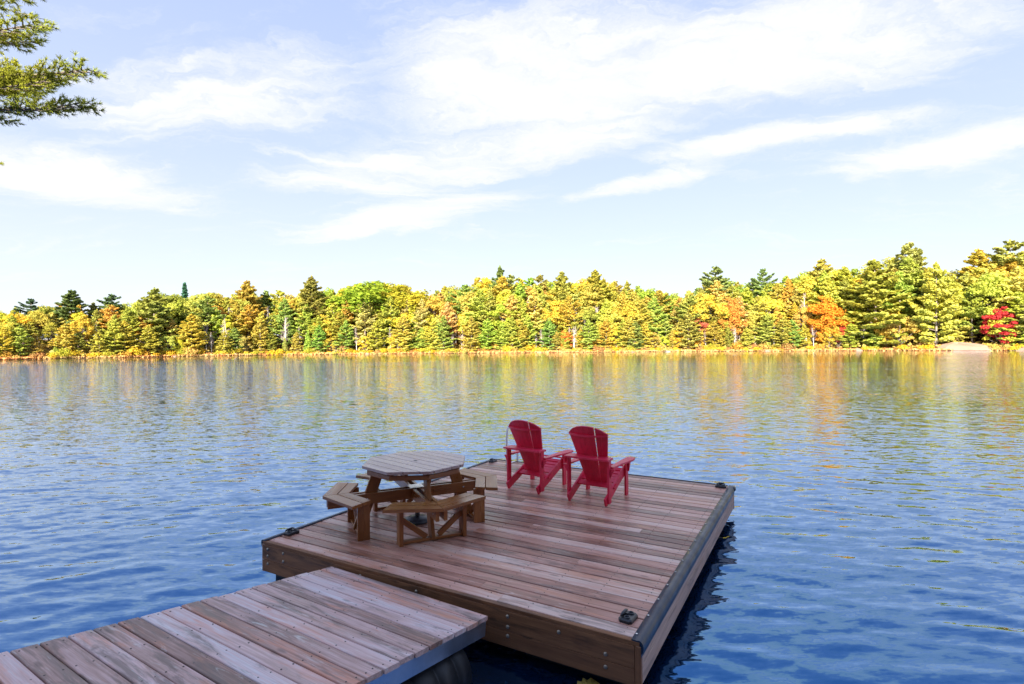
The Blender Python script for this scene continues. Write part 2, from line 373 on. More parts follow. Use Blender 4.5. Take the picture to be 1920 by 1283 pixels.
def build_ground():
    na = 900; T = np.array([-40, -15, -6, -3, -1, -.3, 0, .4, 1, 2, 3.5, 6, 9, 13, 18, 24, 31, 40, 52, 70, 100, 160, 260, 420, 700, 1200, 2500])
    a = np.linspace(-math.pi, math.pi, na, endpoint=False); A, TT = np.meshgrid(a, T, indexing='ij')
    RR = shore_r(A) + TT; X = CEN[0] + RR * np.cos(A); Y = CEN[1] + RR * np.sin(A); Z = hill(A, TT)
    Z = Z + np.where(TT > 2, .25 * np.sin(X * .7) * np.cos(Y * .9), 0)
    V = np.stack([X, Y, Z], -1).reshape(-1, 3); nt_ = len(T)
    i = np.arange(na)[:, None]; j = np.arange(nt_ - 1)[None, :]; i2 = (i + 1) % na
    Q = np.stack([i * nt_ + j, i * nt_ + j + 1, i2 * nt_ + j + 1, i2 * nt_ + j], -1).reshape(-1, 4)
    V = np.concatenate([V, [[CEN[0], CEN[1], -3.2]]])
    me = np_mesh('ground', V, Q[:, ::-1], True)
    mt, nt, b = new_mat('forest_floor'); L = nt.links.new
    g = N(nt, 'ShaderNodeNewGeometry')
    n1 = N(nt, 'ShaderNodeTexNoise', i_Scale=.5, i_Detail=6.0); L(g.outputs['Position'], n1.inputs['Vector'])
    n2 = N(nt, 'ShaderNodeTexNoise', i_Scale=6.0, i_Detail=5.0); L(g.outputs['Position'], n2.inputs['Vector'])
    f = mth(nt, 'ADD', mth(nt, 'MULTIPLY', n1.outputs[0], .6), mth(nt, 'MULTIPLY', n2.outputs[0], .4))
    r = ramp(nt, [(.35, (.09, .055, .03)), (.5, (.20, .11, .05)), (.62, (.30, .16, .06)), (.75, (.34, .24, .12))]); L(f, r.inputs[0])
    L(r.outputs[0], b.inputs['Base Color']); b.inputs['Roughness'].default_value = .95
    tag(link('ground', me, mt), kind='structure')
build_ground()

# ------------------------------------------------------------------ water
def build_water():
    # wave field, world coordinates; one fan-shaped sheet that widens away from the near shore
    ys = [-9.0]; 
    while ys[-1] < 14: ys.append(ys[-1] + .055 + .004 * max(0, ys[-1]))
    while ys[-1] < 250: ys.append(ys[-1] + .11 + (ys[-1] - 14) * .028)
    ys = np.array(ys); nx = 620
    s = np.linspace(-1, 1, nx); s = np.sign(s) * (.62 * np.abs(s) + .38 * np.abs(s) ** 3)
    half = 16 + 1.35 * np.clip(ys + 2, 0, None)
    X = s[None, :] * half[:, None]; Y = np.repeat(ys[:, None], nx, 1)
    dy = np.gradient(ys)[:, None]; dx = np.gradient(X, axis=1); res = np.maximum(dx, dy)
    rng = np.random.default_rng(5); Z = np.zeros_like(X)
    amp_mod = .75 + .25 * np.sin(X * .21 + 1.3) * np.cos(Y * .17 + .4)
    calm = .72 + .28 * np.clip((Y - 1.5) / 7, 0, 1)
    for k in range(64):
        lam = .17 * (1.7 / .17) ** (k / 63.0) * rng.uniform(.9, 1.1)
        th = R_(90) + rng.normal(0, R_(24 if lam < .25 else 17))
        kk = 2 * math.pi / lam
        slope = .0165 * (1.7 if lam < .25 else (1.75 if lam < .48 else .30))
        a = slope / kk * 1.4
        att = np.clip((lam / res - 2.2) / 2.0, 0, 1)
        wx = X + .12 * np.sin(Y * .9 + k) ; wy = Y + .10 * np.sin(X * .8 + 2 * k) + .42 * (np.sqrt(X * X + 20) - 4.47)
        c_ = np.cos(kk * (wx * math.cos(th) + wy * math.sin(th)) + rng.uniform(0, 6.28))
        Z += a * att * (c_ + .22 * (2 * c_ * c_ - 1))
    Z *= amp_mod * calm
    V = np.stack([X, Y, Z], -1).reshape(-1, 3); ny = len(ys)
    i = np.arange(ny - 1)[:, None]; j = np.arange(nx - 1)[None, :]
    Q = np.stack([i * nx + j, i * nx + j + 1, (i + 1) * nx + j + 1, (i + 1) * nx + j], -1).reshape(-1, 4)
    print('water', len(Q))
    me = np_mesh('water', V, Q, True)
    mt, nt, b = new_mat('lake_water'); L = nt.links.new; out = nt.nodes['Material Output']; nt.nodes.remove(b)
    g = N(nt, 'ShaderNodeNewGeometry')
    def rip(rot, sc, s, det, ro):
        mp = N(nt, 'ShaderNodeMapping'); mp.vector_type = 'POINT'; mp.inputs['Rotation'].default_value = (0, 0, R_(rot)); mp.inputs['Scale'].default_value = sc; L(g.outputs['Position'], mp.inputs[0])
        n = N(nt, 'ShaderNodeTexNoise', i_Scale=s, i_Detail=det, i_Roughness=ro); L(mp.outputs[0], n.inputs['Vector'])
        v = N(nt, 'ShaderNodeVectorMath', operation='SUBTRACT'); L(n.outputs['Color'], v.inputs[0]); v.inputs[1].default_value = (.5, .5, .5)
        return v.outputs[0]
    r1 = rip(-8, (.45, 1.5, 1), 6.5, 4, .62); r2 = rip(14, (.6, 1.4, 1), 13.0, 2, .5); r3 = rip(-5, (.5, 1.0, 1), .9, 3, .6)
    sp_ = N(nt, 'ShaderNodeSeparateXYZ'); L(g.outputs['Position'], sp_.inputs[0])
    near = remap(nt, sp_.outputs[1], 4, 35, .50, .9, True)               # the mesh itself carries the waves close by
    shel = remap(nt, sp_.outputs[1], 60, 170, 1.0, .24, True)             # calmer in the lee of the wood
    windy = remap(nt, sp_.outputs[0], -60, 15, 2.15, .85, True)
    pn = N(nt, 'ShaderNodeTexNoise', i_Scale=.05, i_Detail=3.0); mpp = N(nt, 'ShaderNodeMapping'); mpp.inputs['Scale'].default_value = (.5, 1.6, 1); L(g.outputs['Position'], mpp.inputs[0]); L(mpp.outputs[0], pn.inputs['Vector'])
    gust = remap(nt, pn.outputs[0], .35, .65, .75, 1.3)
    amp = mth(nt, 'MULTIPLY', mth(nt, 'MULTIPLY', near, shel), mth(nt, 'MULTIPLY', windy, gust))
    def sc(v, k, a=None):
        n = N(nt, 'ShaderNodeVectorMath', operation='SCALE'); L(v, n.inputs[0])
        if a is None: n.inputs['Scale'].default_value = k
        else: L(mth(nt, 'MULTIPLY', a, k), n.inputs['Scale'])
        return n.outputs[0]
    s1 = sc(r1, .85, amp); s2 = sc(r2, .42, mth(nt, 'ADD', mth(nt, 'MULTIPLY', amp, .8), .0))
    s3 = sc(r3, .16, remap(nt, sp_.outputs[1], 30, 90, 0.0, 1.0, True))
    ad0 = N(nt, 'ShaderNodeVectorMath', operation='ADD'); L(s1, ad0.inputs[0]); L(s2, ad0.inputs[1])
    ad = N(nt, 'ShaderNodeVectorMath', operation='ADD'); L(ad0.outputs[0], ad.inputs[0]); L(s3, ad.inputs[1])
    fl = N(nt, 'ShaderNodeVectorMath', operation='MULTIPLY'); L(ad.outputs[0], fl.inputs[0]); fl.inputs[1].default_value = (.8, 1.0, 0)
    ad2 = N(nt, 'ShaderNodeVectorMath', operation='ADD'); L(fl.outputs[0], ad2.inputs[0]); L(g.outputs['Normal'], ad2.inputs[1])
    nm = N(nt, 'ShaderNodeVectorMath', operation='NORMALIZE'); L(ad2.outputs[0], nm.inputs[0])
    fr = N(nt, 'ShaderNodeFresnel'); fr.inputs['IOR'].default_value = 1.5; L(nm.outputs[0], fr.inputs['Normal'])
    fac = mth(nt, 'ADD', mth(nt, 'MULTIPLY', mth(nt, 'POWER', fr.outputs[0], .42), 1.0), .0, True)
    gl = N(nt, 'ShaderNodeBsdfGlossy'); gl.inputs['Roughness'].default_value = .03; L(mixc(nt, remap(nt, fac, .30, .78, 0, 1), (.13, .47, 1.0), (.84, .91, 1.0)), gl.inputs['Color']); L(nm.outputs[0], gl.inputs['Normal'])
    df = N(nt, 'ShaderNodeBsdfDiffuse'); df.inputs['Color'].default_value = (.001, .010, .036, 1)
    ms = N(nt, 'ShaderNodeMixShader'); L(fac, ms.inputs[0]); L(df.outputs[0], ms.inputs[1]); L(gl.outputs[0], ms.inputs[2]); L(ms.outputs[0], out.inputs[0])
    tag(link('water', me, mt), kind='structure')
build_water()

# ------------------------------------------------------------------ floating platform (local frame: u right along the near edge, v away, z=0 the deck)
YAW = 0.5189853; DECK_Z = CAM_Z - 2.14; PW, PD = 4.2686, 4.8804
RX, RY = 0.907476, 3.870996
UX, UY = math.cos(YAW), -math.sin(YAW)
LX, LY = RX - UX * PW, RY - UY * PW
dock = empty('floating_platform', (LX, LY, DECK_Z), -YAW)
tag(dock, 'large square floating platform of brown weathered planks with black edge bumpers on the lake', 'dock')
def on_deck(u, v, z=0):
    return (LX + UX * u + math.sin(YAW) * v, LY + UY * u + math.cos(YAW) * v, DECK_Z + z)

def build_platform():
    T = .036; n = 33; v0 = .050; pitch = (PD - .012 - v0) / n; gap = .0105; w = pitch - gap
    rng = random.Random(3)
    joints = {0: [.62, 3.02], 1: [2.75], 4: [1.4], 7: [3.3], 9: [1.9], 12: [2.4], 15: [3.6], 18: [2.7, .9], 22: [1.6], 26: [2.9]}
    for k in range(n):
        v = v0 + pitch * (k + .5); xs = [.045] + joints.get(k, []) + [PW - .076]
        for a, b in zip(xs[:-1], xs[1:]):
            o = board('plank', (a + .0015, v, rng.uniform(-.003, .001)), (b - .0015, v + rng.uniform(-.001, .001), rng.uniform(-.003, .001)), w * rng.uniform(.985, 1.0), T, M['deck'], dock, r=.006)
    # screw heads
    mb = MB()
    for k in range(n):
        v = v0 + pitch * (k + .5)
        for u in [.09 + i * (PW - .24) / 10 for i in range(11)]:
            for dv in (-.035, .035):
                uu = u + rng.uniform(-.006, .006); vv = v + dv + rng.uniform(-.006, .006); r = .005
                mb.prism([(uu + r * math.cos(q * math.pi / 3), vv + r * math.sin(q * math.pi / 3)) for q in range(6)], -.002, .0018)
    tag(mb.build('screw_heads', M['screw'], dock), kind='stuff')
    # near fascia: ledge strip + two boards
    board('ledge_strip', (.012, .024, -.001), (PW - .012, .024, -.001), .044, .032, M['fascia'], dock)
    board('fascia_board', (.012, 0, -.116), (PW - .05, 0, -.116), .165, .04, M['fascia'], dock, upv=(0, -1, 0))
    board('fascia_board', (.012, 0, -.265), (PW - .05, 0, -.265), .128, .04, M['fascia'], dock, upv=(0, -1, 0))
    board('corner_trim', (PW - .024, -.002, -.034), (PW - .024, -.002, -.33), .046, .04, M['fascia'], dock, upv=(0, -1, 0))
    # right side face, left face, far face
    board('side_board', (PW - .002, 0.002, -.11), (PW - .002, PD, -.11), .155, .038, M['side'], dock, upv=(1, 0, 0))
    board('side_board', (PW - .004, 0.002, -.255), (PW - .004, PD, -.255), .125, .038, M['side'], dock, upv=(1, 0, 0))
    board('side_board', (.002, PD, -.18), (.002, 0.0, -.18), .30, .038, M['side'], dock, upv=(-1, 0, 0))
    board('side_board', (PW, PD, -.18), (0, PD, -.18), .30, .038, M['side'], dock, upv=(0, 1, 0))
    # bolts
    for (u, z) in [(.10, -.075), (.10, -.15), (.10, -.235), (.36, -.075), (.36, -.16), (3.16, -.075), (3.16, -.16), (3.16, -.235), (3.62, -.085), (4.0, -.15), (4.0, -.245), (2.2, -.08), (1.5, -.08)]:
        b = MB(); b.lathe([(.016, 0), (.0155, .004), (.010, .009), (.003, .0105)], 12)
        b.build('bolt_head', M['bolt'], dock, (u, -.0395 - 0.001 if False else -.0005, z), (math.pi / 2, 0, 0))
    # bumpers: rounded D profile along the right edge, thin one on the left
    def bumper(pr, y0, y1, name):
        nseg = len(pr); v = []
        for yy in (y0, y1): v += [(x, yy, z) for x, z in pr]
        f = [(i, (i + 1) % nseg, nseg + (i + 1) % nseg, nseg + i) for i in range(nseg)] + [tuple(range(nseg))[::-1], tuple(range(nseg, 2 * nseg))]
        mb = MB(); mb.add(v, f[:nseg], True); mb.add(v, f[nseg:]); return mb.build(name, M['vinyl'], dock)
    x0 = PW - .072; arc = [(x0, .001), (x0, .010)] + [(PW - .018 + .036 * math.cos(t), -.040 + .052 * math.sin(t)) for t in [math.pi * .62 - i * math.pi * .092 for i in range(13)]] + [(PW + .0, -.11), (PW, -.03), (PW - .05, -.002)]
    e = bumper(arc, .004, PD + .004, 'edge_bumper')
    sc = MB()
    for i in range(16):
        y = .09 + i * .31; 
        for dx, dz in ((PW - .058, .0105),):
            if i == 0:
                sc.prism([(.008 * math.cos(q * math.pi / 4), .008 * math.sin(q * math.pi / 4)) for q in range(8)], -.004, .003); sme = sc.mesh('bumper_screw')
            link('bumper_screw', sme, M['steel'], e, (dx, y, dz))
    bumper([(.046, .003), (.046, .008), (-.004, .010), (-.018, 0.0), (-.022, -.02), (-.016, -.055), (-.003, -.07), (-.0, -.02)], .004, PD - .1, 'edge_bumper')
    mb = MB(); mb.tube([(PW - .075, PD + .004, -.028), (PW - .04, PD + .006, -.028), (PW - .008, PD - .008, -.028), (PW - .002, PD - .05, -.028), (PW - .008, PD - .12, -.028)], [.030, .034, .038, .036, .030], 12)
    mb.build('corner_bumper', M['vinyl'], dock)
    mb = MB(); mb.box(0.0, PW - .09, PD - .004, PD + .012, -.05, .006); mb.build('edge_bumper', M['vinyl'], dock)
    # joists and floats beneath
    for k in range(7):
        u = .08 + k * (PW - .16) / 6
        board('joist', (u, .045, -.13), (u, PD - .045, -.13), .038, .18, M['fascia'], dock)
    for (a, b) in ((.03, .95), (1.65, 2.6), (3.25, 4.12)):
        for (c, d) in ((.15, 2.2), (2.6, 4.7)):
            mb = MB(); mb.box(a, b, c, d, -.62, -.325, .03); mb.build('float', M['float'], dock)
build_platform()

# cleats
def make_cleat(u, v, rz, label):
    x, y, z = on_deck(u, v, .002); c = empty('dock_cleat', (x, y, z), -YAW + rz)
    tag(c, label, 'cleat', 'black cleats at the platform corners')
    mb = MB(); ch = .018
    poly = [(-.078 + ch, -.055), (.078 - ch, -.055), (.078, -.055 + ch), (.078, .055 - ch), (.078 - ch, .055), (-.078 + ch, .055), (-.078, .055 - ch), (-.078, -.055 + ch)]
    mb.prism(poly, 0, .030, .010); mb.build('base', M['black'], c)
    for sx in (-1, 1):
        mb = MB(); n = 20; v = []
        for (r, zz) in ((.026, .028), (.026, .037), (.021, .040), (.015, .037), (.015, .028)):
            v += [(sx * .040 + r * math.cos(2 * math.pi * i / n), -.006 + r * math.sin(2 * math.pi * i / n), zz) for i in range(n)]
        mb.add(v, [(k * n + i, k * n + (i + 1) % n, (k + 1) * n + (i + 1) % n, (k + 1) * n + i) for k in range(4) for i in range(n)], True)
        mb.build('ring', M['black'], c)
    mb = MB(); mb.tube([(-.062, .034, .040), (-.03, .034, .050), (.03, .034, .050), (.062, .034, .040)], [.006, .011, .011, .006], 10)
    mb.box(-.008, .008, .0, .04, .028, .048); mb.box(-.024, -.010, .02, .045, .028, .042); mb.box(.010, .024, .02, .045, .028, .042)
    mb.build('horn', M['black'], c)
make_cleat(4.085, .285, R_(84), 'black plastic cleat on the near right corner of the platform')
make_cleat(.10, .31, R_(90), 'black cleat lying at the near left corner of the platform')
make_cleat(4.10, 4.74, R_(4), 'black cleat by the far right corner of the platform')
make_cleat(.13, 4.66, R_(90), 'black cleat at the far left corner of the platform beyond the picnic table')

# ladder
def make_ladder():
    x, y, z = on_deck(.48, 4.60, 0); c = empty('swim_ladder', (x, y, z), -YAW)
    tag(c, 'white tubular swim ladder hooked over the far edge beside the left red chair', 'ladder')
    for sx in (0, .37):
        pts = [(sx, -.02, .008), (sx, -.02, .30), (sx, -.02, .50), (sx, 0.0, .61), (sx, .06, .68), (sx, .14, .70), (sx, .24, .68), (sx, .32, .60), (sx, .36, .48), (sx, .37, .2), (sx, .37, -.9)]
        mb = MB(); mb.tube(pts, .019, 10); mb.build('rail', M['white'], c)
        board('foot_plate', (sx, -.05, .016), (sx, .26, .016), .05, .012, M['white'], c)
    for zz in (-.1, -.38, -.66):
        board('tread', (.0, .37, zz), (.37, .37, zz), .06, .03, M['white'], c)
make_ladder()

# ------------------------------------------------------------------ picnic table
TC = (1.085, 1.33); TR = R_(10)
def build_table():
    x, y, z = on_deck(*TC, .001); t = empty('picnic_table', (x, y, z), -YAW + TR)
    tag(t, 'brown octagonal wooden picnic table with four built-in angled benches on the platform', 'picnic table')
    # local frame: table-top corners at 0,45,90...; legs and benches towards 45,135,225,315 are corners too
    Rt = .645; a8 = math.pi / 8; ap = Rt * math.cos(a8)
    # slats run perpendicular to normal at 67.5deg
    na = R_(67.5); nd = Vector((math.cos(na), math.sin(na))); td = Vector((math.sin(na), -math.cos(na)))
    ns = 9; pw = 2 * ap / ns
    def chord(c):  # half-extents of the octagon along td at offset c
        hs = []
        for sgn in (-1, 1):
            best = 9
            for k in range(8):
                th = a8 + k * math.pi / 4; n2 = Vector((math.cos(th), math.sin(th))); dn = n2.dot(td) * sgn
                if dn > 1e-6: best = min(best, (ap - n2.dot(nd) * c) / dn)
            hs.append(best)
        return hs
    for k in range(ns):
        c0 = -ap + k * pw + .0045; c1 = -ap + (k + 1) * pw - .0045
        h0 = chord(c0); h1 = chord(c1); hm = None
        poly = [td * (-h0[0]) + nd * c0, td * h0[1] + nd * c0]
        for cc in (c0, c1):
            pass
        # corner that falls inside a slat
        mid = [c for c in (Rt * math.sin(a8), -Rt * math.sin(a8)) if c0 < c < c1]
        for c in mid: poly.append(td * chord(c)[1] + nd * c)
        poly += [td * h1[1] + nd * c1, td * (-h1[0]) + nd * c1]
        for c in mid: poly.append(td * (-chord(c)[0]) + nd * c)
        # to board frame: x along td
        P2 = [(p.dot(td), p.dot(nd) - (c0 + c1) / 2) for p in poly]
        mb = MB(); mb.prism(P2, -.032, 0, .003); me = mb.mesh('slat')
        ang = math.atan2(td.y, td.x)
        # poly is counter-clockwise in (td, nd)?  td x nd = +z
        link('slat', me, M['top'], t, (nd.x * (c0 + c1) / 2, nd.y * (c0 + c1) / 2, .745), (0, 0, ang))
    # hole for the parasol
    mb = MB(); mb.lathe([(.022, 0), (.024, .002), (.017, .0025)], 16); mb.build('parasol_hole_ring', M['black'], t, (0, 0, .7455))
    # rim boards under the top
    for k in range(8):
        a = k * math.pi / 4; r = .585
        p0 = Vector((r * math.cos(a), r * math.sin(a), .66)); p1 = Vector((r * math.cos(a + math.pi / 4), r * math.sin(a + math.pi / 4), .66))
        o = (p0 + p1).normalized(); o.z = 0
        board('apron', p0, p1, .055, .03, M['stain'], t, upv=o, center=False)
        board('apron', p0 * 1 + Vector((0, 0, .035)), p1 + Vector((0, 0, .035)), .02, .03, M['stain'], t, upv=o) if False else None
    for ang in (45, 135, 225, 315):
        a = R_(ang); e = Vector((math.cos(a), math.sin(a), 0)); q = Vector((-math.sin(a), math.cos(a), 0))
        rail0 = e * .12 + Vector((0, 0, .69)); rail1 = e * .56 + Vector((0, 0, .69))
        # splayed leg: wide plank from under the top to the deck
        board('leg', e * .44 + Vector((0, 0, .71)), e * .69 + Vector((0, 0, .0)), .135, .04, M['stain'], t, upv=q, center=True)
        # pair of beams out to the bench
        for s in (-1, 1):
            o = board('beam', Vector((0, 0, .365)) + e * .035 * (1 if s > 0 else 1) + q * s * .045, e * 1.035 + q * s * .045 + Vector((0, 0, .365)), .125, .038, M['stain'], t, upv=q, center=True)
            mb = MB(); mb.lathe([(.010, 0), (.010, .004), (.004, .006)], 10)
            mb.build('bolt_head', M['steel'], o, (.56, 0, .0195 - .019 if s > 0 else -.038), (0, 0, 0) if s > 0 else (math.pi, 0, 0))
            mb2 = MB(); mb2.lathe([(.010, 0), (.010, .004), (.004, .006)], 10)
            mb2.build('bolt_head', M['steel'], o, (.90, 0, 0 if s > 0 else -.038), (0, 0, 0) if s > 0 else (math.pi, 0, 0))
        # cross rail under the table top
        board('top_rail', e * .05 + q * .045 + Vector((0, 0, .675)), e * .56 + q * .045 + Vector((0, 0, .675)), .07, .036, M['stain'], t, upv=q)
        # posts, stretcher, braces
        for s in (-1, 1):
            c = e * .69 + q * .36 * s
            board('bench_post', c + Vector((0, 0, .408)), c + Vector((0, 0, .0)), .135, .045, M['stain'], t, upv=q * s, center=True)
            board('brace', e * .69 + q * .335 * s + Vector((0, 0, .26)), e * .69 + q * .07 * s + Vector((0, 0, .045)), .06, .036, M['stain'], t, upv=e, center=True)
            board('bench_bearer', e * .63 + q * .36 * s + Vector((0, 0, .385)) , e * .95 + q * .36 * s + Vector((0, 0, .385)), .04, .04, M['stain'], t, upv=(0, 0, 1), center=True) if False else None
        board('stretcher', e * .69 - q * .34 + Vector((0, 0, .022)), e * .69 + q * .34 + Vector((0, 0, .022)), .075, .03, M['stain'], t, upv=(0, 0, 1), center=True)
        # bench: two arms meeting at the corner direction, two boards each
        bench = empty('bench', (0, 0, 0), 0, t)
        for s in (-1, 1):
            # outer edge parallel to the octagon edge between corner a and a + s*45
            nrm_a = a + s * a8; nv = Vector((math.cos(nrm_a), math.sin(nrm_a), 0)); tv = Vector((-math.sin(nrm_a), math.cos(nrm_a), 0)) * s
            ap_o = 1.085 * math.cos(a8)
            for (o0, o1) in ((0.0, .142), (.152, .270)):
                A0 = ap_o - o0; A1 = ap_o - o1
                # along tv, mitre at the corner direction: t = -A*tan(22.5)
                tanm = math.tan(a8); gap_m = .002
                # end cut: radial plane at angle 34deg from the corner
                te = math.tan(R_(34.5) - a8)
                P = [(-A0 * tanm + gap_m, A0), (A0 * te, A0), (A1 * te, A1), (-A1 * tanm + gap_m, A1)]
                cy = (A0 + A1) / 2
                P2 = [(p[0], (p[1] - cy) * -1) for p in P]
                # frame: x = tv, y = -nv * ... keep right-handed
                X = tv; Z = Vector((0, 0, 1)); Y = Z.cross(X)
                P2 = []
                for (tt, A) in P:
                    w = tv * tt + nv * A; P2.append((w.dot(X), w.dot(Y)))
                yc = sum(p[1] for p in P2) / 4
                P2 = [(p[0], p[1] - yc) for p in P2]
                area = sum(P2[i][0] * P2[(i + 1) % 4][1] - P2[(i + 1) % 4][0] * P2[i][1] for i in range(4))
                if area < 0: P2.reverse()
                mb = MB(); mb.prism(P2, -.034, 0, .004)
                Mx = Matrix((X, Y, Z)).transposed()
                link('bench_board', mb.mesh('bench_board'), M['stain'], bench, tuple(Y * yc + Vector((0, 0, .448))), Mx)
    mb = MB(); mb.box(-.085, .085, -.085, .085, .430, .437); mb.build('centre_plate', M['steel'], t, (0, 0, 0), (0, 0, R_(45)))
    return t
table = build_table()
x, y, z = on_deck(1.085, 1.36, .002)
pb = empty('parasol_base', (x, y, z)); tag(pb, 'round black parasol base with a short post on the deck under the picnic table', 'parasol base')
mb = MB(); mb.lathe([(.165, 0), (.168, .012), (.160, .030), (.12, .048), (.06, .060), (.035, .066)], 32); mb.build('weight', M['black'], pb)
mb = MB(); mb.lathe([(.030, .060), (.030, .13), (.024, .135), (.024, .33), (.020, .335)], 16); mb.build('tube', M['black'], pb)

# ------------------------------------------------------------------ red chairs
def build_chair():
    c = empty('adirondack_chair', (0, 0, 0))
    B = lambda *a, **k: board(*a, **k)
    m = M['red']; W2 = .27                           # half width between side rails
    for s in (-1, 1):
        x = s * W2
        # side rail: sloping from the deck at the back up to the seat front
        B('side_rail', (x, -.10, .045), (x, .60, .355), .115, .028, m, c, upv=(1, 0, 0), center=True)
        B('front_leg', (x + s * .030, .60, .485), (x + s * .030, .60, .0), .095, .028, m, c, upv=(s, 0, 0), center=True)
        B('rear_post', (x + s * .028, -.022, .60), (x + s * .028, -.022, .03), .085, .028, m, c, upv=(s, 0, 0), center=True)
        # arm rest
        P = [(-.035, 0), (.035, 0), (.045, .25), (.07, .45), (.085, .62), (.070, .74), (.03, .775), (-.03, .775), (-.055, .72), (-.055, .55), (-.045, .3)]
        if s < 0: P = [(-a, b) for a, b in P][::-1]
        mb = MB(); mb.prism([(a, b) for a, b in P], -.024, 0, .004)
        mb.build('armrest', m, c, (x + s * .045, .0, .512))
        mb = MB(); pr = [(0, 0), (.085, 0), (.05, -.05), (.0, -.15)]
        v = [(dx, p[0], p[1]) for dx in (-.012, .012) for p in pr]
        mb.add(v, [(0, 1, 2, 3), (7, 6, 5, 4), (0, 4, 5, 1), (1, 5, 6, 2), (2, 6, 7, 3), (3, 7, 4, 0)])
        mb.build('bracket', m, c, (x + s * .058, .615, .487), (0, 0, -s * math.pi / 2 if False else (0 if s > 0 else 0)))
        mb = MB(); v = [(p[0] * s * .8, dx, p[1] * .8) for dx in (-.012, .012) for p in pr]
        mb.add(v, [(0, 1, 2, 3), (7, 6, 5, 4), (0, 4, 5, 1), (1, 5, 6, 2), (2, 6, 7, 3), (3, 7, 4, 0)])
        mb.build('bracket', m, c, (x + s * .046, -.022, .487))
    # shelf board joining the posts behind the back, lower back board
    mb = MB(); mb.prism([(-.325, -.125), (.325, -.125), (.325, .06), (.21, .10), (.14, .055), (.07, .028), (0, .018), (-.07, .028), (-.14, .055), (-.21, .10), (-.325, .06)], -.024, 0, .004)
    mb.build('back_shelf', m, c, (0, -.005, .626))
    B('lower_back_board', (-.30, .20, .215), (.30, .20, .215), .10, .026, m, c, upv=(0, -.35, 1))
    B('front_stretcher', (-.27, .585, .29), (.27, .585, .29), .09, .026, m, c, upv=(0, 1, 0))
    # seat slats
    for i in range(6):
        f = i / 5.0; yy = .33 + f * .32; zz = .245 + .16 * f - (.018 * math.sin(f * math.pi))
        B('seat_slat', (-.283, yy, zz), (.283, yy, zz), .066, .022, m, c, upv=(0, -.36 if i < 5 else .25, 1))
    # fan back: seven slats on a shallow barrel, leaning back
    lean = R_(21.5); n = 7
    tops = [.845, .905, .94, .952, .94, .905, .845]
    for i in range(n):
        k = i - 3
        def pt(sl, off, kk):      # sl: distance up the back, kk: slat coordinate
            half = .058 / 2 * 0
            wid = (.042 + .047 * (sl / .95))               # pitch grows upwards
            xx = kk * wid
            bulge = .075 * (1 - (kk / 3.6) ** 2) * (sl / .95) ** .8
            y0 = .285 - math.sin(lean) * sl - bulge * math.cos(lean)
            z0 = .185 + math.cos(lean) * sl - bulge * math.sin(lean) * .6
            nn = Vector((0, math.cos(lean), math.sin(lean)))
            return Vector((xx, y0, z0)) + nn * off
        L_ = tops[i] / 1.0 * .93
        segs = 8; g = .5 - (.018 if i not in (4,) else .10)
        g0 = -.5 + (.018 if i not in (5,) else .10)
        v = []; f = []
        for sgi in range(segs + 1):
            sl = L_ * sgi / segs
            top_tilt = .022 if sgi == segs else 0
            for (off, kk) in ((0, g0), (0, g), (-.02, g), (-.02, g0)):
                s2 = (.955 - .135 * abs((k + kk) / 3.5) ** 2.2) * sgi / segs
                v.append(pt(s2, off, k + kk))
        for sgi in range(segs):
            for q in range(4):
                a = sgi * 4 + q; b = sgi * 4 + (q + 1) % 4; f.append((a, b, b + 4, a + 4))
        f += [(3, 2, 1, 0), (segs * 4, segs * 4 + 1, segs * 4 + 2, segs * 4 + 3)]
        mb = MB(); mb.add(v, [tuple(reversed(q)) for q in f]); mb.build('back_slat', m, c)
    # curved rib behind the slats near the top
    sl = .80; v = []; f = []; nn = 15
    for i in range(nn):
        kk = -3.5 + 7 * i / (nn - 1)
        wid = (.042 + .047 * (sl / .95)); bulge = .075 * (1 - (kk / 3.6) ** 2) * (sl / .95) ** .8
        y0 = .285 - math.sin(lean) * sl - bulge * math.cos(lean) - .02 * math.cos(lean); z0 = .185 + math.cos(lean) * sl - bulge * math.sin(lean) * .6
        d = .045 * (1 - .55 * (kk / 3.5) ** 2)
        for (dy, dz) in ((0, -.012), (-d, -.012), (-d, .012), (0, .012)): v.append((kk * wid, y0 + dy, z0 + dz))
    for i in range(nn - 1):
        for q in range(4):
            a = i * 4 + q; b = i * 4 + (q + 1) % 4; f.append((a, b, b + 4, a + 4))
    f += [(3, 2, 1, 0), ((nn - 1) * 4, (nn - 1) * 4 + 1, (nn - 1) * 4 + 2, (nn - 1) * 4 + 3)]
    mb = MB(); mb.add(v, f); mb.build('back_rib', m, c)
    return c
def copy_tree(o, parent=None):
    c = o.copy(); COL.objects.link(c); c.parent = parent
    for ch in list(o.children): copy_tree(ch, c)
    return c
ch1 = build_chair()
x, y, z = on_deck(1.60, 3.23, .001); ch1.location = (x, y, z); ch1.rotation_euler = (0, 0, -YAW - R_(7))
tag(ch1, 'red slatted Adirondack chair on the left, next to the white swim ladder', 'chair', 'red chairs facing the lake')
ch2 = copy_tree(ch1)
x, y, z = on_deck(2.655, 3.10, .001); ch2.location = (x, y, z); ch2.rotation_euler = (0, 0, -YAW - R_(3))
tag(ch2, 'red slatted Adirondack chair on the right, nearer the black side bumper', 'chair', 'red chairs facing the lake')

